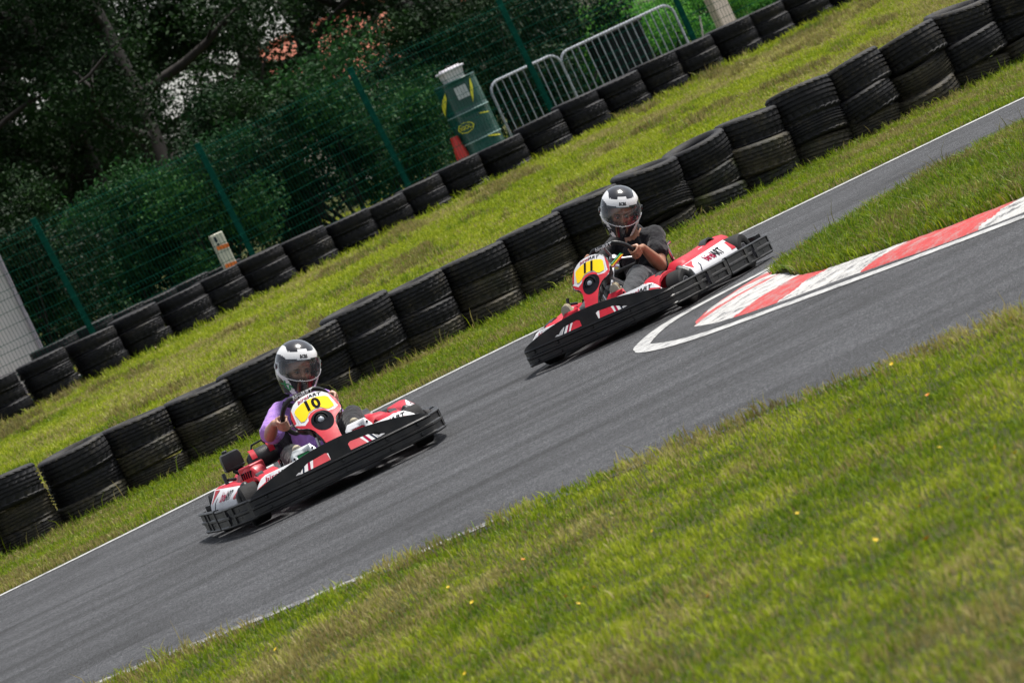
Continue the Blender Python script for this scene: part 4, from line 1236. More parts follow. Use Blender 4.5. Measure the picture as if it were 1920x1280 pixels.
        for t in np.linspace(0, 1, 9):
            a = rad(165 - 150 * t); R_ = .150
            rings.append([(.52 - (R_ + o) * math.cos(a), s * y, .13 + (R_ + o) * math.sin(a)) for y, o in ((.43, 0), (.43, .012), (.475, .008), (.475, 0))])
        add_loft(bm, rings); bmesh.ops.recalc_face_normals(bm, faces=bm.faces); obj('fender_arch', bm, M['black_plastic'], fdr, smooth=40)
    # ---------------- wheels
    for x, y, R_, W_ in ((.52, .555, .130, .13), (.52, -.555, .130, .13), (-.52, .60, .140, .20), (-.52, -.60, .140, .20)):
        w_ = bpy.data.objects.new('wheel', None); link(w_, k); w_.location = (x, y, R_ - .002); w_.rotation_euler = (0, 0, 0)
        MM = axis_M((0, 0, 0), (0, 1, 0)); hw = W_ / 2
        bm = bmesh.new(); add_lathe(bm, [(.066, -hw * .8), (.075, -hw * .92), (.10, -hw), (R_ - .012, -hw * .93), (R_ - .002, -hw * .75), (R_, 0), (R_ - .002, hw * .75), (R_ - .012, hw * .93), (.10, hw), (.075, hw * .92), (.066, hw * .8)], 40, MM, closed=True); obj('tyre', bm, M['slick'], w_)
        bm = bmesh.new(); add_lathe(bm, [(.067, -hw * .84), (.067, hw * .84), (.060, hw * .84), (.052, hw * .3), (.02, hw * .25), (.02, -hw * .25), (.052, -hw * .3), (.060, -hw * .84)], 32, MM, closed=True)
        for a in range(3): add_lathe(bm, [(.006, 0), (.006, .03), (0, .03)], 6, MM @ Matrix.Rotation(a * 2.094, 4, 'Z') @ Matrix.Translation((.035, 0, hw * .25)))
        obj('rim', bm, M['steel'], w_)
    # ---------------- frame, floor, axle, steering
    bm = bmesh.new()
    for s in (1, -1):
        add_tube(bm, [(.84, s * .30, .085), (.5, s * .33, .075), (.1, s * .36, .075), (-.75, s * .31, .075)], .015, 8)
        add_tube(bm, [(.36, s * .35, .08), (.36, s * .63, .10), (-.2, s * .63, .10), (-.2, s * .35, .08)], .011, 8)
        add_tube(bm, [(.52, s * .33, .10), (.52, s * .46, .13)], .012, 8)
        add_tube(bm, [(.80, s * .25, .08), (.90, s * .25, .11), (.90, 0, .11)], .011, 8)
    for x in (.84, .45, -.1, -.75): add_tube(bm, [(x, -.34, .078), (x, .34, .078)], .014, 8)
    add_tube(bm, [(-.52, -.6, .14), (-.52, .6, .14)], .017, 10)
    add_tube(bm, [(.47, -.46, .125), (.50, 0, .13), (.47, .46, .125)], .006, 6)
    obj('frame', bm, M['steel'], k)
    bm = bmesh.new(); add_box(bm, (.42, 0, .060), (.80, .58, .006)); obj('floor_tray', bm, M['alu'], k)
    bm = bmesh.new(); add_box(bm, (.30, .0, .13), (.26, .15, .13)); obj('fuel_tank', bm, M['tank'], k, mods=[bevel(.02, 3)])
    # steering
    WC = Vector((.17, .022, .49)); WN = Vector((-.80, 0, .60)).normalized()
    bm = bmesh.new(); add_tube(bm, [WC, Vector((.62, 0, .14))], .011, 8); add_tube(bm, [(.40, -.12, .08), (.38, 0, .32), (.40, .12, .08)], .009, 8); obj('steering_column', bm, M['steel'], k)
    e1 = Vector((0, 1, 0)); e2 = WN.cross(e1).normalized()
    if e2.z < 0: e2 = -e2
    RW = .165
    sw = bpy.data.objects.new('steering_wheel', None); link(sw, k)
    bm = bmesh.new(); pts = []
    for i in range(48):
        a = 2 * math.pi * i / 48; fl = .90 if False else 1.0
        y = math.cos(a) * RW; z = math.sin(a) * RW
        if z < -RW * .72: z = -RW * .72
        if z > RW * .86: z = RW * .86
        pts.append(WC + e1 * y + e2 * z)
    add_tube(bm, pts, .0155, 10, closed=True); obj('wheel_rim', bm, M['black_plastic'], sw, smooth=180)
    bm = bmesh.new()
    for a in (90, 205, 335): add_tube(bm, [WC, WC + e1 * math.cos(rad(a)) * RW * .97 + e2 * math.sin(rad(a)) * RW * .86], .008, 6)
    add_lathe(bm, [(0, -.02), (.035, -.02), (.035, .01), (0, .01)], 16, axis_M(WC, WN)); obj('spokes', bm, M['steel'], sw)
    def S_rim(u, v):
        return WC + e1 * u + e2 * (RW * .86 + .0158 * math.sin(v / .0158 * 1.0)) - WN * .0158 * math.cos(v / .0158)
    for s_, du in (('birel', -.030), ('ART', .034)):
        bm = text2d(s_, .036, .28, .0012, grid=.01, width=1.05)
        for q in bm.verts: q.co.x += du
        map_bm(bm, S_rim, .001, move=(0, .006)); obj('lettering', bm, M['white_ink'], sw, smooth=None)
    # ---------------- pedals
    for s, slot in ((-1, 'green_p' if variant == 10 else 'red'), (1, 'red')):
        plate = 'alu' if (variant == 10 and s < 0) else ('white' if variant == 10 else 'red')
        px_, py_, pz_ = .795, s * .185, (.272 if variant == 10 else .25)
        ef = Vector((.55, 0, .83)).normalized(); es = Vector((0, 1, 0)); ez = ef.cross(es) * -1
        ez = Vector((-.83 * .6, 0, .8)).normalized()
        def S_p(u, v): return Vector((px_, py_, pz_)) + (es * u + ez * v) * 1.15
        bm = fill2d([[(-.075, -.07), (.075, -.07), (.078, .0), (.055, .05), (-.045, .05), (-.07, .02)], rrect(-.038, -.012, .038, .014, .0125)], .05); map_bm(bm, S_p, 0)
        pd = obj('pedal', bm, M[plate], k, smooth=40, mods=[solid(.006)])
        decal('pedal_pad', S_p, [rrect(-.045, -.018, .045, .02, .015)], M[slot], pd, off=-.009)
        bm = bmesh.new(); add_tube(bm, [S_p(0, -.06) - ef * .01, Vector((.72, py_, .07))], .008, 6); obj('pedal_arm', bm, M['steel'], pd)
        for q in ((-.055, 0), (.058, .02)):
            bm = bmesh.new(); bolts(bm, S_p, [q], .006); obj('bolt', bm, M['ink'], pd)
    # ---------------- seat
    def seat_ring(t):
        # t 0 front lip .. 1 top of back
        base = [(.02, .085, .19, .05), (-.12, .07, .20, .09), (-.26, .075, .205, .13), (-.36, .12, .20, .13), (-.40, .22, .185, .13), (-.43, .34, .185, .12), (-.46, .46, .18, .10), (-.48, .55, .15, .06)]
        f = t * (len(base) - 1); i = min(len(base) - 2, int(f)); g = f - i
        return [a * (1 - g) + b_ * g for a, b_ in zip(base[i], base[i + 1])]
    bm = bmesh.new(); grid = []
    for i in range(22):
        x, z, hw, sd = seat_ring(i / 21); row = []
        fwd = Vector((1, 0, 0)) * (1 if i > 8 else 0) ; upd = Vector((0, 0, 1)) * (1 if i <= 12 else .15)
        for j in range(17):
            v = -1 + 2 * j / 16; lift = max(0, abs(v) - .55) / .45
            p = Vector((x, v * hw, z)) + (fwd * sd * (.9 if i > 8 else 0) + upd * sd * .9) * lift ** 1.5
            row.append(bm.verts.new(p))
        grid.append(row)
    for i in range(21):
        for j in range(16): bm.faces.new((grid[i][j], grid[i + 1][j], grid[i + 1][j + 1], grid[i][j + 1]))
    seat = obj('seat', bm, M['black_gloss'], k, smooth=60, mods=[solid(.012, 0)])
    for s in (1, -1):
        bm = bmesh.new(); add_tube(bm, [(-.40, s * .205, .08), (-.38, s * .205, .22), (-.38, s * .20, .41), (-.395, s * .235, .425)], .014, 8); obj('seat_stay', bm, M['chrome'], k)
        bm = bmesh.new(); add_tube(bm, [(-.05, s * .33, .08), (-.15, s * .22, .15)], .009, 8); obj('seat_stay', bm, M['chrome'], k)
    # ---------------- engine on the right-hand side
    e = bpy.data.objects.new('engine', None); link(e, k)
    bm = bmesh.new(); add_box(bm, (-.30, -.36, .17), (.24, .20, .16)); add_box(bm, (-.30, -.40, .27), (.12, .12, .10))
    for i in range(6): add_box(bm, (-.30, -.40, .235 + .014 * i), (.15, .15, .005))
    add_lathe(bm, [(0, -.08), (.045, -.08), (.045, .06), (0, .06)], 16, axis_M((-.50, -.30, .24), (0, 1, 0)))
    obj('engine_block', bm, M['alu'], e, mods=[bevel(.006)])
    bm = bmesh.new(); c0 = Vector((-.14, -.435, .245))
    add_lathe(bm, [(.0, .035), (.055, .035), (.085, .02), (.095, -.02), (.095, -.07), (0, -.07)], 24, axis_M(c0, (.55, -.82, .15)))
    add_box(bm, c0 + Vector((-.05, .03, .03)), (.14, .12, .13), Euler((0, 0, .5)))
    fc = obj('fan_cover', bm, M['red_dull'], e, mods=[bevel(.01, 2)])
    bm = bmesh.new(); A_ = axis_M(c0, (.55, -.82, .15))
    for i in range(5):
        for j in (-1, 1):
            bmesh.ops.create_cube(bm, size=1, matrix=A_ @ Matrix.Translation((-.045 + .022 * i, j * .036, .033)) @ Matrix.Diagonal((.009, .042, .012, 1)))
    obj('cooling_slot', bm, M['ink'], fc, smooth=None)
    bm = bmesh.new(); add_tube(bm, [c0 + Vector((-.02, -.09, .05)), c0 + Vector((-.0, -.14, .065))], .01, 8); add_tube(bm, [c0 + Vector((-.02, -.15, .11)), c0 + Vector((-.005, -.155, .065)), c0 + Vector((-.0, -.150, .01))], .013, 8); obj('pull_handle', bm, M['black_gloss'], fc)
    # fuel tank cover with two red bars and a handle
    bm = bmesh.new(); cx_ = Vector((-.30, -.285, .345)); rings = []
    for t in np.linspace(-1, 1, 13):
        s_ = math.sqrt(max(0, 1 - (abs(t) ** 3.2))) * .85 + .15 if abs(t) < 1 else .4
        rings.append([cx_ + Vector((math.cos(a) * .085 * s_, t * .115, math.sin(a) * .068 * s_)) for a in np.linspace(0, 2 * math.pi, 21)[:-1]])
    add_loft(bm, rings); bmesh.ops.recalc_face_normals(bm, faces=bm.faces); tc_ = obj('tank_cover', bm, M['black_plastic'], e, smooth=50)
    for t in (-.62, .45):
        bm = bmesh.new(); rg = []
        for a in np.linspace(rad(10), rad(110), 8):
            rg.append([cx_ + Vector((math.cos(a) * (.085 + o), t * .115 + d, math.sin(a) * (.068 + o))) for d, o in ((-.018, .0), (-.018, .004), (.018, .004), (.018, .0))])
        add_loft(bm, rg); bmesh.ops.recalc_face_normals(bm, faces=bm.faces); obj('red_bar', bm, M['red'], tc_, smooth=40)
    bm = bmesh.new(); add_tube(bm, [cx_ + Vector((0, -.07, .055)), cx_ + Vector((0, -.05, .095)), cx_ + Vector((0, .02, .10)), cx_ + Vector((0, .045, .06))], .007, 8); obj('tank_handle', bm, M['black_gloss'], tc_)
    # air box
    bm = bmesh.new(); ac = Vector((-.46, -.47, .40))
    add_loft(bm, [[ac + Vector((x * k_, y * k_, z)) for x, y in ((-.06, -.065), (.06, -.065), (.06, .065), (-.06, .065))] for k_, z in ((.9, -.055), (1.0, -.04), (1.0, .03), (.9, .055), (.7, .062))])
    add_lathe(bm, [(.018, .06), (.018, .078), (0, .08)], 10, Matrix.Translation(ac + Vector((-.02, -.02, 0))))
    add_box(bm, ac + Vector((0, 0, -.04)), (.126, .136, .008))
    ab = obj('air_box', bm, M['black_plastic'], e, smooth=40, mods=[bevel(.014, 3, 50)])
    bm = bmesh.new(); add_tube(bm, [ac + Vector((0, 0, -.05)), ac + Vector((.06, .06, -.12)), (-.28, -.36, .26)], .032, 12); add_tube(bm, [(-.30, -.5, .18), (-.5, -.56, .2), (-.75, -.5, .17)], .024, 12); obj('exhaust', bm, M['black_gloss'], e)
    if variant == 11:
        bm = bmesh.new()
        add_tube(bm, [(.30, .17, .33), (.27, .185, .27), (.30, .20, .22)], .012, 8); obj('fuel_hose', bm, M['orange'], k)
        bm = bmesh.new()
        for i in range(4): add_tube(bm, [(.40 - .02 * i, .02, .42 - .02 * i), (.32, .10 + .02 * i, .30 - .03 * i), (.40, .16, .16)], .005, 6)
        obj('cable', bm, M['steel'], k)
        for i, cc in enumerate(('red', 'yellow', 'green_p')):
            bm = bmesh.new(); add_tube(bm, [(.50, .05, .46 + .012 * i), (.42, .10, .45 + .012 * i), (.30, .14, .49 + .01 * i), (.24, .13, .50)], .0055, 6); obj('cable', bm, M[cc], k)
    return k

PR = 1
YAW10, YAW11 = rad(9.3), rad(25)
S10, S11 = .965, .90
def kart_loc(px, py, z, rz, fx=.967, sc=1):
    p = Vector((*gp(px, py, z * sc), 0)); fx *= sc; return (p.x - fx * math.cos(rz), p.y - fx * math.sin(rz), .004)
RZ10 = math.atan2(-math.cos(YAW10), math.sin(YAW10)); RZ11 = math.atan2(-math.cos(YAW11), -math.sin(YAW11))
L10 = kart_loc(661, 897, .05, RZ10, sc=S10); L11 = kart_loc(1122, 641, .05, RZ11, sc=S11)
K10 = kart(L10, RZ10, '10', 'red, white and black kart with number 10 on its yellow plate', 10, panel_roll=rad(PR))
K11 = kart(L11, RZ11, '11', 'red, white and black kart with number 11 on its yellow plate', 11, panel_roll=rad(PR))
K10.scale = (S10,) * 3; K11.scale = (S11,) * 3
K10.rotation_euler = (0, rad(-1.5), RZ10); K11.rotation_euler = (0, rad(-.8), RZ11)
# ================================================================== DRIVERS
M['skin_a'] = simple('skin_light', (.40, .215, .145), .5, var=.1, scale=30)
M['skin_b'] = simple('skin_tan', (.33, .155, .09), .48, var=.12, scale=30)
M['eye'] = simple('eye_white', (.26, .22, .20), .4)
M['iris'] = simple('iris', (.02, .015, .01), .15)
M['brow'] = simple('brow_hair', (.035, .022, .015), .8)
def cloth_mat(name, col, var=.18):
    m, nt, b = new_mat(name)
    c = ramp(nt, noise_(nt, 9, 5, .6), [(.3, [k * (1 - var) for k in col]), (.7, [k * (1 + var) for k in col])]); nt.links.new(c, b.inputs['Base Color'])
    b.inputs['Roughness'].default_value = .85; b.inputs['Sheen Weight'].default_value = .15; b.inputs['Specular IOR Level'].default_value = .25
    bump(nt, b, noise_(nt, 26, 5, .6), .5, .012); return m
M['purple'] = cloth_mat('purple_cotton', (.37, .20, .58), .08)
M['black_cloth'] = cloth_mat('black_cotton', (.007, .007, .010), .3)
M['trouser_black'] = cloth_mat('black_trousers', (.010, .010, .012), .3)
M['trouser_grey'] = cloth_mat('grey_trousers', (.035, .038, .043), .2)
M['net'] = cloth_mat('hair_net', (.42, .46, .50), .1)
def shoe_mat(name, col, dark):
    m, nt, b = new_mat(name)
    c = ramp(nt, noise_(nt, 14, 4, .6), [(.42, dark), (.52, col)]); nt.links.new(c, b.inputs['Base Color']); b.inputs['Roughness'].default_value = .8; return m
M['shoe_a'] = shoe_mat('beige_shoe', (.42, .37, .26), (.33, .29, .2)); M['shoe_b'] = shoe_mat('patterned_shoe', (.36, .31, .20), (.10, .065, .03))
M['sole'] = simple('shoe_sole', (.30, .27, .21), .7); M['shell_black'] = simple('helmet_black', (.012, .012, .015), .18, coat=.5, var=.1)
M['shell_white'] = simple('helmet_white', (.70, .70, .70), .25, coat=.4, var=.03)
def visor_mat():
    m, nt, b = new_mat('visor'); out = nt.nodes['Material Output']
    tr = nt.nodes.new('ShaderNodeBsdfTransparent'); tr.inputs[0].default_value = (.84, .86, .87, 1)
    gl = nt.nodes.new('ShaderNodeBsdfGlossy'); gl.inputs['Roughness'].default_value = .06; gl.inputs[0].default_value = (1, 1, 1, 1)
    df = nt.nodes.new('ShaderNodeBsdfDiffuse'); df.inputs[0].default_value = (.5, .52, .55, 1)
    fr = nt.nodes.new('ShaderNodeFresnel'); fr.inputs[0].default_value = 1.5
    m1 = nt.nodes.new('ShaderNodeMixShader'); m1.inputs[0].default_value = .06; nt.links.new(tr.outputs[0], m1.inputs[1]); nt.links.new(df.outputs[0], m1.inputs[2])
    m2 = nt.nodes.new('ShaderNodeMixShader'); nt.links.new(fr.outputs[0], m2.inputs[0]); nt.links.new(m1.outputs[0], m2.inputs[1]); nt.links.new(gl.outputs[0], m2.inputs[2])
    nt.links.new(m2.outputs[0], out.inputs['Surface']); return m
M['visor'] = visor_mat()

HX, HY, HZ = .158, .128, .155
def helm_pt(phi, z, k=1.0):
    """phi azimuth (0 = forward), z height -HZ..HZ"""
    f = z / HZ; r = math.sqrt(max(0, 1 - abs(f) ** 2.25)) if f > 0 else math.sqrt(max(0, 1 - .40 * abs(f) ** 1.8))
    x = HX * r * math.cos(phi); y = HY * r * math.sin(phi)
    if f < 0:
        g = -f; y *= 1 - .16 * g * g
        if x > 0: x = x * (1 + .03 * g); y *= (1 - .18 * g * max(0, math.cos(phi)))
        else: x *= 1 - .18 * g * g
    return Vector((x * k, y * k, z * (k if f > 0 else 1)))
def helmet(parent, Mloc, flag):
    h = bpy.data.objects.new('helmet', None); link(h, parent); h.matrix_local = Mloc
    NP, NZ = 112, 76; vs = []; fs = []; mi = []
    zz = [HZ * math.sin(math.pi / 2 * (1 - 2 * j / NZ)) if j < NZ / 2 else -HZ * .97 * (2 * j / NZ - 1) for j in range(NZ + 1)]
    for j in range(NZ + 1):
        for i in range(NP): vs.append(helm_pt(2 * math.pi * i / NP, zz[j]))
    def low(phi): return -.068 + .030 * min(1, (phi / 1.1) ** 2)
    def toc(phi): return .046 - .010 * min(1, (phi / 1.1) ** 2)
    for j in range(NZ):
        for i in range(NP):
            phi = 2 * math.pi * (i + .5) / NP; phi = (phi + math.pi) % (2 * math.pi) - math.pi
            z = (zz[j] + zz[j + 1]) / 2; p = helm_pt(phi, z); Y = abs(p.y) / HY; Z = z / HZ; X = p.x / HX
            if abs(phi) < 1.12 and low(phi) < z < toc(phi): continue
            i2 = (i + 1) % NP
            fs.append((j * NP + i, (j + 1) * NP + i, (j + 1) * NP + i2, j * NP + i2))
            w = 0
            if X > -.35:
                patch = Y < .50 + .35 * (Z - .55) and Z > (.70 if Y < .22 else .60)
                outer = Z > .32 + .08 * Y + .9 * max(0, Y - .72) and Y < .90
                if Z > .33 and outer and not patch: w = 1
                if w and .56 < Y < .60 and Z > .62 and X > 0: w = 0
            if Z < .2 and X > -.2:
                d = Y - (.30 + (Z + 1) * .66)
                if Z < -.22 and 0 < d < .17: w = 1
                elif Z >= -.22 and X < .30 and X > .02: w = 1
            mi.append(w)
    me = bpy.data.meshes.new('shell'); me.from_pydata(vs, [], fs); me.update()
    me.materials.append(M['shell_black']); me.materials.append(M['shell_white'])
    me.polygons.foreach_set('material_index', mi)
    bm = bmesh.new(); bm.from_mesh(me); bmesh.ops.delete(bm, geom=[v for v in bm.verts if not v.link_faces], context='VERTS'); bm.to_mesh(me); bm.free()
    obj('shell', me, (), h, smooth=60, mods=[solid(.014, -1)])
    # visor with its thin bright edge
    bm = bmesh.new(); rows = []
    zt = lambda p: .051 + .0 * abs(p); zl = lambda p: -.072 + .036 * min(1.2, (abs(p) / 1.2) ** 2.2)
    ph = np.linspace(-1.45, 1.45, 41)
    for t in np.linspace(0, 1, 11):
        row = []
        for p in ph:
            e = max(0, (abs(p) - 1.15) / .3); a = zt(p) * (1 - .45 * e) ; b_ = zl(p) * (1 - .35 * e)
            row.append(bm.verts.new(helm_pt(p, a + (b_ - a) * t, 1.035)))
        rows.append(row)
    for A, B in zip(rows[:-1], rows[1:]):
        for i in range(len(A) - 1): bm.faces.new((A[i], B[i], B[i + 1], A[i + 1]))
    edge = [v.co.copy() for v in rows[-1]]
    vz = obj('visor', bm, M['visor'], h, smooth=180)
    bm = bmesh.new(); add_tube(bm, [p * 1.004 for p in edge], .0022, 6); obj('visor_edge', bm, M['white_ink'], vz)
    for s in (-1, 1):
        bm = bmesh.new(); add_lathe(bm, [(.018, 0), (.016, .006), (0, .008)], 18, axis_M(helm_pt(s * 1.5, .012, 1.03), (0, s, 0))); obj('visor_pivot', bm, M['shell_black'], h)
    # chin vent and brow lettering
    bm = bmesh.new(); p0 = helm_pt(0, -.108, 1.0); bm_pts = [(-.014, .016), (.014, .016), (.004, -.02), (-.004, -.02)]
    add_loft(bm, [[p0 + Vector((d, y * k_, z * k_)) for y, z in bm_pts] for d, k_ in ((-.006, 1), (.006, .9))]); obj('chin_vent', bm, M['dark_edge'], h)
    def S_b(u, v): return helm_pt(u / HX, v)
    bm = text2d('BCBS', .026, 0, .0012, grid=.01, width=1.0); map_bm(bm, S_b, .002, move=(0, .068)); obj('lettering', bm, M['ink'], h, smooth=None)
    def S_s(u, v): return helm_pt(-1.0 + u / .11, v)
    bm = text2d('XS', .05, .3, .002, grid=.02, width=1.1); map_bm(bm, S_s, .002, move=(-.01, -.095), rot=rad(-42)); obj('lettering', bm, M['green_p' if flag else 'ink'], h, smooth=None)
    return h

def head_pieces(bm, T):
    """skull, jaw, brow, nose, cheeks, ears in helmet space moved by T"""
    b2 = bmesh.new()
    add_ball(b2, (-.012, 0, .02), 1, (.092, .074, .098)); add_ball(b2, (.02, 0, -.035), 1, (.066, .062, .075)); add_ball(b2, (.045, 0, -.085), 1, (.036, .036, .032))
    add_ball(b2, (.064, 0, -.004), 1, (.018, .050, .014)); add_capsule(b2, (.083, 0, -.018), (.098, 0, -.052), .0085, .013)
    for s in (-1, 1):
        add_ball(b2, (.060, s * .036, -.048), 1, (.024, .022, .022)); add_ball(b2, (.088, s * .009, -.056), .008)
        add_ball(b2, (-.01, s * .074, -.02), 1, (.018, .008, .028))
    add_ball(b2, (.086, 0, -.080), 1, (.008, .022, .006)); add_ball(b2, (.084, 0, -.089), 1, (.008, .018, .006))
    bmesh.ops.transform(b2, matrix=T, verts=b2.verts); merge_bm(bm, b2)

def hand(bm, c, tdir, out, front, elbow, sc=1.0, side=1):
    """closed hand round a bar: c centre on the rim, tdir along the rim, out = where the palm is, front = away from the driver"""
    t = Vector(tdir).normalized(); o = Vector(out); o = (o - t * o.dot(t)).normalized(); f = Vector(front); f = (f - t * f.dot(t) - o * f.dot(o)).normalized()
    c = Vector(c); rr_ = .0155 + .0095
    palm = c + o * .034 - f * .016
    for q in (-.026, 0, .026): add_capsule(bm, palm + t * q * 1.05 - f * .012, palm + t * q + o * .004 + f * .010, .0165, .0145, 10)
    lens = [.9, 1.05, 1.0, .82]
    for i in range(4):
        q = (-.030 + .020 * i); r0 = .0092 - .0006 * (i == 3); tot = 235 * lens[i]; pts = []
        for k in range(6):
            a = rad(8 + tot * k / 5); pts.append(c + t * (q + .0015 * math.sin(k)) + (o * math.cos(a) + f * math.sin(a)) * (rr_ + (.007 if k == 0 else .002 if k % 2 else 0)))
        pts[0] = palm + t * q + f * .020
        for k in range(5): add_capsule(bm, pts[k], pts[k + 1], r0 * (1 - .05 * k), r0 * (1 - .05 * (k + 1)), 8)
    # thumb leaves the side of the palm and closes the other way round
    th = [palm - t * .030 - f * .012 + o * .0, c - t * .044 - f * .022 + o * .012, c - t * .040 - f * .026 - o * .010, c - t * .034 - f * .018 - o * .028]
    for k in range(3): add_capsule(bm, th[k], th[k + 1], .0115 - .001 * k, .0105 - .001 * k, 8)
    wrist = palm + o * .022 - f * .034 
    wrist = wrist.lerp(Vector(elbow), .12)
    add_capsule(bm, palm + o * .004 - f * .008, wrist, .022, .0235, 12)
    return wrist

def driver(loc, rz, scale, label, P, side_flag):
    root = empty('person', loc, rz); root.rotation_euler = (0, P.get('pitch', 0), rz); root.scale = (scale,) * 3
    tag(root, label, 'person', 'kart drivers in black and white helmets')
    K = Matrix.Translation(loc) @ Matrix.Rotation(rz, 4, 'Z') @ Matrix.Scale(scale, 4)
    V = {k: (Vector(v) if hasattr(v, '__len__') else v) for k, v in P.items() if k not in ('mats', 'face')}
    hs = P['hs']
    # helmet frame: world forward and up -> kart frame
    fw, up_ = P['face']; fw = Vector(fw).normalized(); up_ = Vector(up_); up_ = (up_ - fw * up_.dot(fw)).normalized(); lf = up_.cross(fw)
    Rw = Matrix((fw, lf, up_)).transposed(); Rk = (Matrix.Rotation(-rz, 3, 'Z') @ Rw)
    HM = Matrix.Translation(V['head']) @ Rk.to_4x4() @ Matrix.Scale(hs, 4)
    WC = Vector((.17, .022, .49)); WN = Vector((-.80, 0, .60)); e1 = Vector((0, 1, 0)); e2 = Vector((.60, 0, .80)); RW = .165
    bm = bmesh.new(); b = P['b']
    head_pieces(bm, HM @ Matrix.Translation((.012, 0, 0)))
    add_capsule(bm, HM @ Vector((-.02, 0, -.06)), V['neck'] + Vector((0, 0, .0)), .052 * b, .062 * b)
    add_capsule(bm, V['neck'] - Vector((0, 0, .02)), V['chest'], .085 * b, .12 * b); add_capsule(bm, V['chest'], V['hip'], .12 * b, .13 * b)
    wr = []
    for s, sh, el, al in ((1, V['shL'], V['elL'], P['aL']), (-1, V['shR'], V['elR'], P['aR'])):
        a = rad(al); rp = WC + e1 * math.cos(a) * RW + e2 * math.sin(a) * RW * (.93)
        td = (-e1 * math.sin(a) + e2 * math.cos(a)); od = (e1 * math.cos(a) + e2 * math.sin(a)) * .8 - Vector((.45, 0, .2))
        td = td if s < 0 else -td
        w_ = hand(bm, rp, td if True else td, od, -WN, el, 1, s); wr.append(w_)
        add_capsule(bm, V['neck'] - Vector((0, 0, .04)), sh, .06 * b, .058 * b); add_capsule(bm, sh, el, .052 * b, .041 * b)
        mid = el.lerp(w_, .35) + Vector((0, 0, .004)); add_capsule(bm, el, mid, .041 * b, .043 * b); add_capsule(bm, mid, w_, .043 * b, .025 * b)
    for s, kn, an in ((1, V['knL'], V['anL']), (-1, V['knR'], V['anR'])):
        hp = V['hip'] + Vector((.02, s * .085, -.02)); add_capsule(bm, hp, kn, .08 * b, .055 * b); add_capsule(bm, kn, kn.lerp(an, .35), .052 * b, .054 * b); add_capsule(bm, kn.lerp(an, .35), an, .054 * b, .034 * b)
        add_capsule(bm, an, an + Vector((.09, 0, .05)), .032, .028)
    sk, shirt, trs, shoe = P['mats']
    body = remeshed('body', bm, M[sk], root, .0042, 3)
    # eyes, brows
    for s in (-1, 1):
        bm = bmesh.new(); add_ball(bm, (0, 0, 0), 1, (.009, .0125, .0055)); bmesh.ops.transform(bm, matrix=HM @ Matrix.Translation((.0965, s * .030, -.026)), verts=bm.verts); e = obj('eye', bm, M['eye'], body, smooth=180)
        bm = bmesh.new(); add_ball(bm, (0, 0, 0), 1, (.006, .0068, .0066)); bmesh.ops.transform(bm, matrix=HM @ Matrix.Translation((.1035, s * .029, -.026)), verts=bm.verts); obj('iris', bm, M['iris'], e, smooth=180)
        bm = bmesh.new(); add_tube(bm, [HM @ Vector((.104, s * .014, -.011)), HM @ Vector((.102, s * .030, -.006)), HM @ Vector((.086, s * .048, -.012))], [.0035, .0042, .0025], 6); obj('eyebrow', bm, M['brow'], body)
        bm = bmesh.new(); add_tube(bm, [HM @ Vector((.100, s * .016, -.019)), HM @ Vector((.102, s * .030, -.0175)), HM @ Vector((.093, s * .045, -.023))], .0022, 6); obj('eyelid', bm, M['brow'], body)
    # light hair net / lining above the brow
    bm = bmesh.new(); add_ball(bm, (0, 0, 0), 1, (.100, .082, .100), seg=32)
    bmesh.ops.bisect_plane(bm, geom=bm.verts[:] + bm.edges[:] + bm.faces[:], plane_co=(0, 0, -.005), plane_no=(0.25, 0, -1), clear_outer=True)
    bmesh.ops.transform(bm, matrix=HM @ Matrix.Translation((.004, 0, .018)), verts=bm.verts); obj('hair_net', bm, M['net' if side_flag else 'black_cloth'], root, smooth=180)
    helmet(root, HM, side_flag)
    # T-shirt
    bm = bmesh.new(); n = V['neck']; c_ = V['chest']; hp = V['hip']
    add_capsule(bm, n + Vector((.0, 0, .005)), c_, .074 * b, .142 * b); add_capsule(bm, c_, hp, .142 * b, .15 * b)
    d = (V['shL'] - V['shR']).normalized()
    for s, sh, el in ((1, V['shL'], V['elL']), (-1, V['shR'], V['elR'])):
        add_capsule(bm, n - Vector((0, 0, .04)), sh, .068 * b, .068 * b); add_capsule(bm, c_ + d * s * .05, sh, .10 * b, .07 * b)
        add_capsule(bm, sh, sh.lerp(el, P['slv']), .070 * b, P['slr'] * b)
    tex = bpy.data.textures.new('folds', 'CLOUDS'); tex.noise_scale = .055; tex.noise_depth = 2
    ts = remeshed('t_shirt', bm, M[shirt], root, .006, 3, [('DISPLACE', dict(texture=tex, strength=.024, mid_level=.5)), ('SMOOTH', dict(iterations=2, factor=.5))])
    # trousers
    bm = bmesh.new(); add_ball(bm, hp + Vector((0, 0, -.01)), .14 * b)
    for s, kn, an in ((1, V['knL'], V['anL']), (-1, V['knR'], V['anR'])):
        q = hp + Vector((.02, s * .085, -.02)); add_capsule(bm, q, kn, .098 * b, .074 * b); add_capsule(bm, kn, an.lerp(kn, .12), .074 * b, .058 * b)
    tex2 = bpy.data.textures.new('folds', 'CLOUDS'); tex2.noise_scale = .06; tex2.noise_depth = 3
    remeshed('trousers', bm, M[trs], root, .006, 3, [('DISPLACE', dict(texture=tex2, strength=.020, mid_level=.5)), ('SMOOTH', dict(iterations=2, factor=.5))])
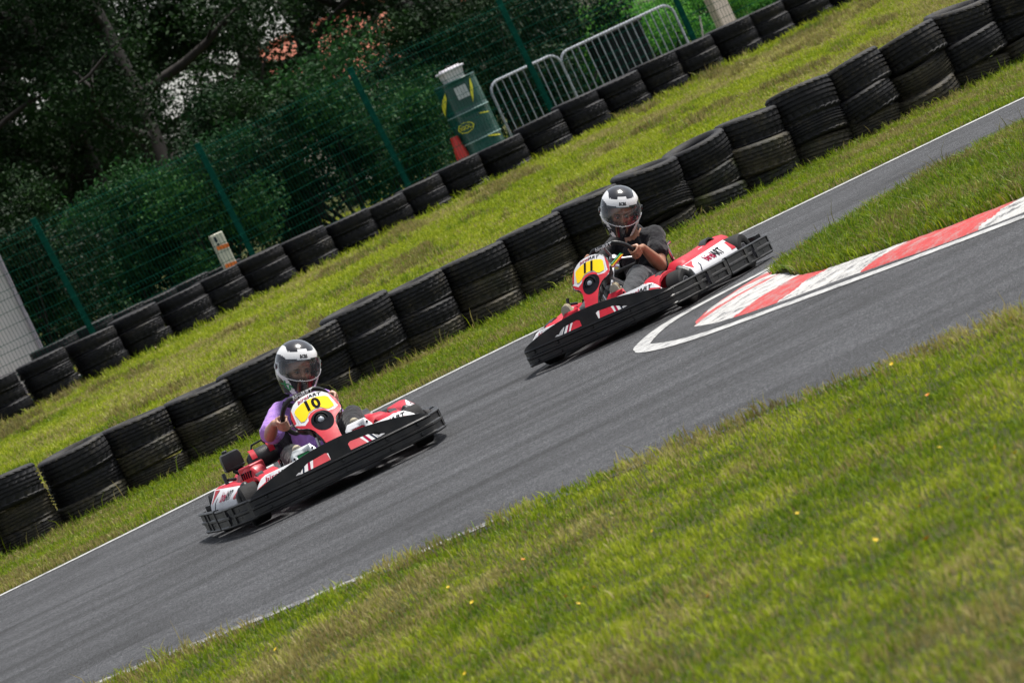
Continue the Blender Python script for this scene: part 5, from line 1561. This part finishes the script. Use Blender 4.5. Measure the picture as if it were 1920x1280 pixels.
    # shoes
    for s, an in ((1, V['anL']), (-1, V['anR'])):
        heel = an + Vector((.005, 0, -.035)); ball = an + Vector((.085, s * .008, .085)); toe = an + Vector((.085, s * .01, .135))
        bm = bmesh.new(); add_capsule(bm, heel, ball, .036, .042); add_capsule(bm, ball, toe, .042, .030); add_capsule(bm, an, an.lerp(ball, .6), .042, .038)
        sho = remeshed('shoe', bm, M[shoe], root, .005, 3)
        bm = bmesh.new(); f_ = Vector((.04, 0, -.03)); 
        add_loft(bm, [[q + Vector((k_, y * w_, 0)) + Vector((0, 0, 0)) for y, k_ in ((-1, .010), (-.5, .018), (.5, .018), (1, .010), (1, .0), (-1, .0))] for q, w_ in ((heel + f_ * .9, .028), (heel.lerp(ball, .5) + f_, .031), (ball + f_, .039), (toe + Vector((.032, 0, -.005)), .034), (toe + Vector((.028, 0, .02)), .018))])
        bmesh.ops.recalc_face_normals(bm, faces=bm.faces); obj('sole', bm, M['sole'], sho, smooth=50)
        for q in (.35, .6, .85):
            bm = bmesh.new(); p = an.lerp(toe, q * .8) + Vector((-.026, 0, .026)); add_tube(bm, [p + Vector((0, -.022, -.006)), p + Vector((.0, 0, .004)), p + Vector((0, .022, -.006))], .0035, 6); obj('lace', bm, M['white_ink'], sho)
    return root

def vecd(yaw, pitch=0):   # world direction: toward the camera turned yaw to the viewer's right, pitched down
    return (math.sin(yaw) * math.cos(pitch), -math.cos(yaw) * math.cos(pitch), -math.sin(pitch))
def upv(tilt): return (math.sin(tilt), 0, math.cos(tilt))
D10 = driver(L10, RZ10, S10, 'person in a purple T-shirt and black trousers driving kart 10', dict(
    hip=(-.27, .02, .17), chest=(-.31, .06, .40), neck=(-.32, .085, .575), head=(-.235, .132, .760), hs=1.09, b=.96,
    shL=(-.31, .205, .50), shR=(-.33, -.075, .545), elL=(-.13, .19, .34), elR=(-.10, -.225, .445), aL=0, aR=182,
    knL=(.20, .262, .345), knR=(.18, -.185, .29), anL=(.61, .18, .20), anR=(.61, -.19, .20), slv=.84, slr=.080,
    face=(vecd(rad(15), rad(9)), upv(rad(21))), mats=('skin_a', 'purple', 'trouser_black', 'shoe_a')), True)
D11 = driver(L11, RZ11, S11, 'person in a black T-shirt and grey trousers driving kart 11', dict(
    hip=(-.27, .0, .19), chest=(-.31, .02, .40), neck=(-.32, .04, .565), head=(-.21, .065, .778), hs=1.14, b=1.06,
    shL=(-.31, .185, .51), shR=(-.34, -.125, .555), elL=(-.10, .215, .30), elR=(-.08, -.29, .42), aL=-8, aR=158,
    knL=(.19, .15, .315), knR=(.16, -.22, .28), anL=(.62, .17, .205), anR=(.62, -.215, .205), slv=.55, slr=.070,
    face=(vecd(rad(-1), rad(12)), upv(rad(22))), mats=('skin_b', 'black_cloth', 'trouser_grey', 'shoe_b')), False)
# small red mark on the black T-shirt, dark strap at the purple collar
def on_body(root, name, pts, mat_, w_):
    bm = bmesh.new(); add_tube(bm, pts, w_, 6); obj(name, bm, M[mat_], root)
on_body(D10, 'neck_strap', [(-.225, -.05, .585), (-.19, .0, .545), (-.185, .05, .54)], 'black_cloth', .017)
on_body(D11, 'chest_mark', [(-.155, .075, .455), (-.155, .11, .463)], 'red', .005)
# ================================================================== GRASS
def grass_mat():
    m, nt, b = new_mat('grass_blades')
    at = N(nt, 'ShaderNodeAttribute', attribute_name='gv'); dr = N(nt, 'ShaderNodeAttribute', attribute_name='dry'); hb = N(nt, 'ShaderNodeAttribute', attribute_name='hb')
    g = ramp(nt, at.outputs['Fac'], [(0, (.040, .090, .006)), (.35, (.110, .190, .008)), (.7, (.26, .33, .012)), (1, (.42, .46, .038))])
    d = ramp(nt, at.outputs['Fac'], [(0, (.13, .085, .04)), (.5, (.28, .21, .085)), (1, (.46, .38, .17))])
    c = mix(nt, dr.outputs['Fac'], g, d); nt.links.new(c, b.inputs['Base Color'])
    b.inputs['Roughness'].default_value = .55; b.inputs['Specular IOR Level'].default_value = .25
    tr = nt.nodes.new('ShaderNodeBsdfTranslucent'); nt.links.new(c, tr.inputs['Color'])
    mx = nt.nodes.new('ShaderNodeMixShader'); mx.inputs[0].default_value = .38
    nt.links.new(b.outputs[0], mx.inputs[1]); nt.links.new(tr.outputs[0], mx.inputs[2])
    nt.links.new(mx.outputs[0], nt.nodes['Material Output'].inputs['Surface']); return m
M['grass'] = grass_mat()
# cheap tiling value noise in numpy
_T = rng.random((256, 256))
def vnoise(x, y, s):
    x = x / s; y = y / s; xi = np.floor(x).astype(int); yi = np.floor(y).astype(int); fx = x - xi; fy = y - yi
    fx = fx * fx * (3 - 2 * fx); fy = fy * fy * (3 - 2 * fy)
    a = _T[xi % 256, yi % 256]; b = _T[(xi + 1) % 256, yi % 256]; c = _T[xi % 256, (yi + 1) % 256]; d = _T[(xi + 1) % 256, (yi + 1) % 256]
    return (a * (1 - fx) + b * fx) * (1 - fy) + (c * (1 - fx) + d * fx) * fy
def fnoise(x, y, s): return (vnoise(x, y, s) + .5 * vnoise(x + 31, y + 17, s / 2.1) + .25 * vnoise(x + 7, y + 71, s / 4.3)) / 1.75
def in_view(x, y, z, mg=140):
    dx = x; dy = y * FW.y + (z - EYE) * FW.z; cz = y * UP.y + (z - EYE) * UP.z
    X = dx / dy * FPX; Y = cz / dy * FPX; c, s = math.cos(ROLL), math.sin(ROLL)
    px = 960 + X * c - Y * s; py = 640 - X * s - Y * c
    return (px > -mg) & (px < 1920 + mg) & (py > -mg) & (py < 1280 + mg) & (dy > 5)
def blades(name, x, y, z, h, w, gv, dry, lean=.45, label=None):
    n = len(x); a = rng.random(n) * 2 * np.pi; la = rng.random(n) * 2 * np.pi; l = lean * (rng.random(n) ** .7) * h
    ux, uy = np.cos(a) * w / 2, np.sin(a) * w / 2; lx, ly = np.cos(la) * l, np.sin(la) * l
    co = np.empty((n, 5, 3), 'f4')
    z0 = z - .004
    co[:, 0] = np.stack([x - ux, y - uy, z0], 1); co[:, 1] = np.stack([x + ux, y + uy, z0], 1)
    mx, my, mz = x + lx * .35, y + ly * .35, z + h * .6
    co[:, 2] = np.stack([mx + ux * .8, my + uy * .8, mz], 1); co[:, 3] = np.stack([mx - ux * .8, my - uy * .8, mz], 1)
    co[:, 4] = np.stack([x + lx, y + ly, z + h * np.sqrt(np.clip(1 - (l / h) ** 2 * .5, .2, 1))], 1)
    me = bpy.data.meshes.new(name); me.vertices.add(5 * n); me.vertices.foreach_set('co', co.ravel())
    li = (np.arange(n, dtype='i4') * 5)[:, None] + np.array([0, 1, 2, 3, 3, 2, 4], 'i4')[None]
    me.loops.add(7 * n); me.loops.foreach_set('vertex_index', li.ravel())
    st = (np.arange(n, dtype='i4') * 7)[:, None] + np.array([0, 4], 'i4')[None]
    me.polygons.add(2 * n); me.polygons.foreach_set('loop_start', st.ravel()); me.update(calc_edges=True)
    for nm, v in (('gv', gv), ('dry', dry)):
        at = me.attributes.new(nm, 'FLOAT', 'POINT'); at.data.foreach_set('value', np.repeat(np.clip(v, 0, 1), 5).astype('f4'))
    me.materials.append(M['grass'])
    o = bpy.data.objects.new(name, me); link(o); tag(o, label, None, None, 'stuff'); return o
_ex = np.array([p[0] for p in near_edge]); _ey = np.array([p[1] for p in near_edge]); _fx = np.array([p[0] for p in far_edge]); _fy = np.array([p[1] for p in far_edge])
def scatter(x0, x1, y0, y1, dens, clump=.55):
    n = int((x1 - x0) * (y1 - y0) * dens); x = x0 + rng.random(n) * (x1 - x0); y = y0 + rng.random(n) * (y1 - y0)
    return x, y
def tuft(x, y, s=.05): return vnoise(x + 3, y + 9, s)

# A foreground verge
x, y = scatter(-4.2, 4.2, 10.2, 24.6, 4300)
e = np.interp(x, _ex, _ey) - .20 * np.clip((-.9 - x) / .6, 0, 1) + .10 * (fnoise(x, y * .3, .35) - .5) * 2 + .05 * (vnoise(x, y * 0, .08) - .5)
k = (y < e) & (y > 10) & in_view(x, y, 0 * x); x, y, e = x[k], y[k], e[k]
d = e - y; tf = tuft(x, y, .07); big = fnoise(x, y, 1.3); mid_ = fnoise(x + 40, y * .6, .38)
edge = np.exp(-(d / .45) ** 2); band = np.exp(-((d - 1.1) / .35) ** 2)
k = rng.random(len(x)) < (.40 + .6 * tf) * (1 - .25 * band); x, y, d, tf, big, mid_, edge = [q[k] for q in (x, y, d, tf, big, mid_, edge)]
h = (.015 + .055 * tf ** 1.5 * mid_ ** 1.2) * (1 + 1.0 * edge * rng.random(len(x))) * (.7 + .6 * rng.random(len(x)))
tall = rng.random(len(x)) < .004 + .012 * edge; h[tall] *= 2.1
dry = (rng.random(len(x)) < np.clip(.22 + 2.2 * (big - .50) + 1.6 * (mid_ - .52) + .34 * edge, .05, .9)) * (.55 + .45 * rng.random(len(x))); dry[tall] = .9
gv = .06 + .45 * rng.random(len(x)) + 1.05 * (fnoise(x + 9, y * .5 + 50, .30) - .3) * .8 + .30 * tf
blades('foreground_grass', x, y, 0 * x, h, .0058 * (.7 + .6 * rng.random(len(x))), gv, dry, .75)
# B verge between the track and the near tyre wall
x, y = scatter(-7, 8, 33.8, 45, 2900)
e = np.interp(x, _fx, _fy) + .20 + .10 * fnoise(x, y * .2, .5); t = NA + NB * x
k = (y > e) & (y < t + .1) & in_view(x, y, 0 * x); x, y, e, t = [q[k] for q in (x, y, e, t)]
tf = tuft(x, y, .08); mid_ = fnoise(x, y, .7); nt_ = np.exp(-((t - .33 - y) / .30) ** 2); ne_ = np.exp(-((y - e) / .5) ** 2)
k = rng.random(len(x)) < (.45 + .55 * tf); x, y, tf, mid_, nt_, ne_ = [q[k] for q in (x, y, tf, mid_, nt_, ne_)]
h = (.022 + .034 * tf * (.4 + mid_)) * (1 + 1.1 * nt_ * rng.random(len(x))) * (.7 + .6 * rng.random(len(x)))
dry = (rng.random(len(x)) < np.clip(.40 + 2.6 * (mid_ - .5) + .25 * ne_ - .35 * nt_, .08, .93)) * (.5 + .5 * rng.random(len(x)))
gv = .25 + .5 * rng.random(len(x)) + .3 * (fnoise(x + 5, y, .9) - .4)
blades('verge_grass', x, y, 0 * x, h, .0075 * (.7 + .6 * rng.random(len(x))), gv, dry, .8)
# C slope between the two tyre walls
x, y = scatter(-11, 11, 37, 70, 1500)
t0 = NA + NB * x; t1 = FA + FB * x; z = height_np(x, y)
k = (y > t0 + .15) & (y < t1 + .6) & in_view(x, y, z); x, y, z, t0, t1 = [q[k] for q in (x, y, z, t0, t1)]
tf = tuft(x, y, .12); mid_ = fnoise(x, y * .55, 1.0); big = fnoise(x + 20, y * .5, 3.0); nf = np.exp(-((t1 - .3 - y) / .4) ** 2)
k = rng.random(len(x)) < (.5 + .5 * tf); x, y, z, tf, mid_, big, nf = [q[k] for q in (x, y, z, tf, mid_, big, nf)]
clip_ = np.clip((fnoise(x + 60, y * .45, .55) - .62) * 12, 0, 1)      # heaps of dry cuttings
h = (.026 + .034 * tf) * (1 + 1.6 * nf * rng.random(len(x)) + .9 * clip_) * (.7 + .6 * rng.random(len(x)))
dry = (rng.random(len(x)) < np.clip(.27 + 2.6 * (mid_ - .5) + 1.2 * (big - .5) + .8 * clip_ - .4 * nf, .04, .97)) * (.5 + .45 * rng.random(len(x)))
gv = .50 + .5 * rng.random(len(x)) + .5 * (fnoise(x + 5, y, 1.4) - .45) - .35 * clip_
blades('slope_grass', x, y, z, h, .013 * (.7 + .6 * rng.random(len(x))), gv, dry, .7)
# D island behind the kerb
_ki = np.array(ki)
def in_poly(x, y, P):
    ins = np.zeros(len(x), bool); j = len(P) - 1
    for i in range(len(P)):
        c_ = ((P[i, 1] > y) != (P[j, 1] > y)) & (x < (P[j, 0] - P[i, 0]) * (y - P[i, 1]) / (P[j, 1] - P[i, 1] + 1e-12) + P[i, 0]); ins ^= c_; j = i
    return ins
x, y = scatter(1.3, 6.5, 23, 35, 4200); k = in_poly(x, y, _ki) & in_view(x, y, 0 * x + .08); x, y = x[k], y[k]
dd = np.min(np.sqrt((x[:, None] - _ki[None, ::4, 0]) ** 2 + (y[:, None] - _ki[None, ::4, 1]) ** 2), 1); z = .028 + .037 * np.clip(dd / .3, 0, 1)
tf = tuft(x, y, .10); mid_ = fnoise(x, y, .6)
h = (.04 + .065 * tf * (.5 + mid_)) * (.6 + .7 * rng.random(len(x))); tall = rng.random(len(x)) < .004; h[tall] *= 2.2
dry = (rng.random(len(x)) < np.clip(.28 + 2.0 * (mid_ - .5), .08, .8)) * (.5 + .5 * rng.random(len(x))); gv = .15 + .55 * rng.random(len(x)) + .3 * (fnoise(x + 5, y, .5) - .5); dry[tall] = .6; gv[tall] = .2
blades('island_grass', x, y, z, h, .0075 * (.7 + .6 * rng.random(len(x))), gv, dry, .85)
# E long grass behind the fence
x, y = scatter(-12, 13, 56, 92, 330); f = y - GA - GB * x; z = height_np(x, y)
k = (f > 1.2) & ((f < 1.5) | (f > 2.4)) & (f < 17) & ~((x > 3.3 + .18 * f) & (f > 2.5) & (f < 9.5)) & in_view(x, y, z); x, y, z, f = [q[k] for q in (x, y, z, f)]
mid_ = fnoise(x, y, .9); h = (.06 + .20 * mid_) * (.6 + .8 * rng.random(len(x))); dry = (rng.random(len(x)) < .30) * (.4 + .5 * rng.random(len(x))); gv = .55 + .5 * rng.random(len(x))
blades('long_grass', x, y, z, h, .02 * (.7 + .6 * rng.random(len(x))), gv, dry, .6)

# weeds and straw at the foot of the near wall, each bundle hugging a stack
xs_, ys_, zs_, hs_ = [], [], [], []
r = random.Random(9)
for (sx, sy) in STACKS_NEAR:
    for _ in range(r.randrange(8, 22)):
        q = r.uniform(-.28, .35); xs_.append(sx + q); ys_.append(sy - .34 + .1 * abs(q) + r.uniform(-.06, .04)); hs_.append(r.uniform(.05, .14) * (1.6 if r.random() < .12 else 1))
xs_, ys_, hs_ = map(np.array, (xs_, ys_, hs_))
blades('tall_weeds', xs_, ys_, 0 * xs_, hs_, .010, .3 + .5 * rng.random(len(xs_)), (rng.random(len(xs_)) < .45) * .8, .9)

# yellow and orange flower heads in the verges
bm = bmesh.new()
for k in range(9):
    a = 2 * math.pi * k / 9; c_, s_ = math.cos(a), math.sin(a)
    v = [bm.verts.new(p) for p in ((0, 0, 0), (.006 * c_ - .003 * s_, .006 * s_ + .003 * c_, .002), (.014 * c_, .014 * s_, .006), (.006 * c_ + .003 * s_, .006 * s_ - .003 * c_, .002))]; bm.faces.new(v)
add_ball(bm, (0, 0, .002), .004, (1, 1, .6), seg=6)
fl_me = bpy.data.meshes.new('head'); bm.to_mesh(fl_me); bm.free()
bm = bmesh.new(); add_tube(bm, [(0, 0, 0), (.003, 0, .03), (0, 0, .062)], .0012, 4); st_me = bpy.data.meshes.new('stem'); bm.to_mesh(st_me); bm.free(); st_me.materials.append(M['leaf_mid'])
fl_mat = {'yellow': simple('petal_yellow', (.80, .55, .01), .6), 'orange': simple('petal_orange', (.80, .28, .01), .6)}
FM = {k: fl_me.copy() for k in fl_mat}
for k in fl_mat: FM[k].materials.append(fl_mat[k])
fpx = [(1170, 640 + 300, 'y'), (1739, 740, 'o'), (1610, 785, 'o'), (1672, 682, 'y'), (1898, 600, 'y'), (1740, 1015, 'o'), (1722, 942, 'o'), (980, 1047, 'o'), (1095, 1098, 'y'), (1112, 1098, 'o'), (885, 1128, 'y'), (518, 1218, 'y'), (1220, 945, 'y'), (1222, 992, 'y'), (1493, 958, 'y'),
       (1853, 938, 'y'), (1760, 836, 'y'), (1058, 1112, 'o'), (1083, 1128, 'y'), (838, 1095, 'y'), (1868, 1260 - 420, 'y'), (870, 1258, 'y'), (1905, 850, 'y'), (735, 1145, 'y'), (1640, 1010, 'y'), (1330, 1120, 'o')]
for px, py, c_ in fpx:
    X, Y = gp(px, py, .05); cn_ = 'yellow' if c_ == 'y' else 'orange'
    o = empty('wild_flower', (X, Y, 0), r.uniform(0, 6)); s_ = r.uniform(.6, .95); o.scale = (s_, s_, s_)
    tag(o, f'tiny {cn_} wild flower standing in the foreground verge grass', 'flower', f'{cn_} flowers in the foreground grass')
    link(bpy.data.objects.new('stem', st_me), o); h_ = bpy.data.objects.new('flower_head', FM[cn_]); link(h_, o); h_.location = (0, 0, .062); h_.rotation_euler = (r.uniform(.2, .8), r.uniform(-.3, .3), 0)
# ================================================================== LIGHT, SKY, CAMERA
w = bpy.data.worlds.new('World'); SC.world = w; w.use_nodes = True
nt = w.node_tree; bg = nt.nodes['Background']
sky = nt.nodes.new('ShaderNodeTexSky'); sky.sky_type = 'NISHITA'; sky.sun_disc = False
EXPO = 1.05
SUN_EL, SUN_AZ = rad(64), rad(62)      # azimuth from +Y towards +X
sky.sun_elevation = SUN_EL; sky.sun_rotation = SUN_AZ; sky.air_density = 1.0; sky.dust_density = 1.5; sky.ozone_density = 1.0
hs_ = nt.nodes.new('ShaderNodeHueSaturation'); hs_.inputs['Saturation'].default_value = .35
nt.links.new(sky.outputs[0], hs_.inputs['Color']); nt.links.new(hs_.outputs[0], bg.inputs[0]); bg.inputs[1].default_value = .085
sun = bpy.data.lights.new('sun', 'SUN'); sun.energy = 3.1; sun.angle = rad(12); sun.color = (1, .96, .9)
so = bpy.data.objects.new('sun', sun); link(so)
sd = Vector((math.sin(SUN_AZ) * math.cos(SUN_EL), math.cos(SUN_AZ) * math.cos(SUN_EL), math.sin(SUN_EL)))
so.rotation_euler = sd.to_track_quat('Z', 'Y').to_euler(); so.location = (0, 0, 30)

cam = bpy.data.cameras.new('camera'); co = bpy.data.objects.new('camera', cam); link(co)
cam.sensor_width = 36; cam.lens = 36 * FPX / 1920; cam.clip_end = 5000; cam.clip_start = .5
c, s = math.cos(ROLL), math.sin(ROLL)
cr = RT * c - UP * s; cu = RT * s + UP * c
Mc = Matrix((cr, cu, -FW)).transposed().to_4x4(); Mc.translation = Vector((0, 0, EYE))
co.matrix_world = Mc
cam.dof.use_dof = True; cam.dof.focus_distance = 30.5; cam.dof.aperture_fstop = 8.5
SC.camera = co
SC.view_settings.view_transform = 'Standard'; SC.view_settings.look = 'None'; SC.view_settings.exposure = EXPO; SC.view_settings.gamma = 1
SC.render.engine = 'CYCLES'
SC.cycles.max_bounces = 6; SC.cycles.transparent_max_bounces = 12
SC.cycles.use_denoising = True
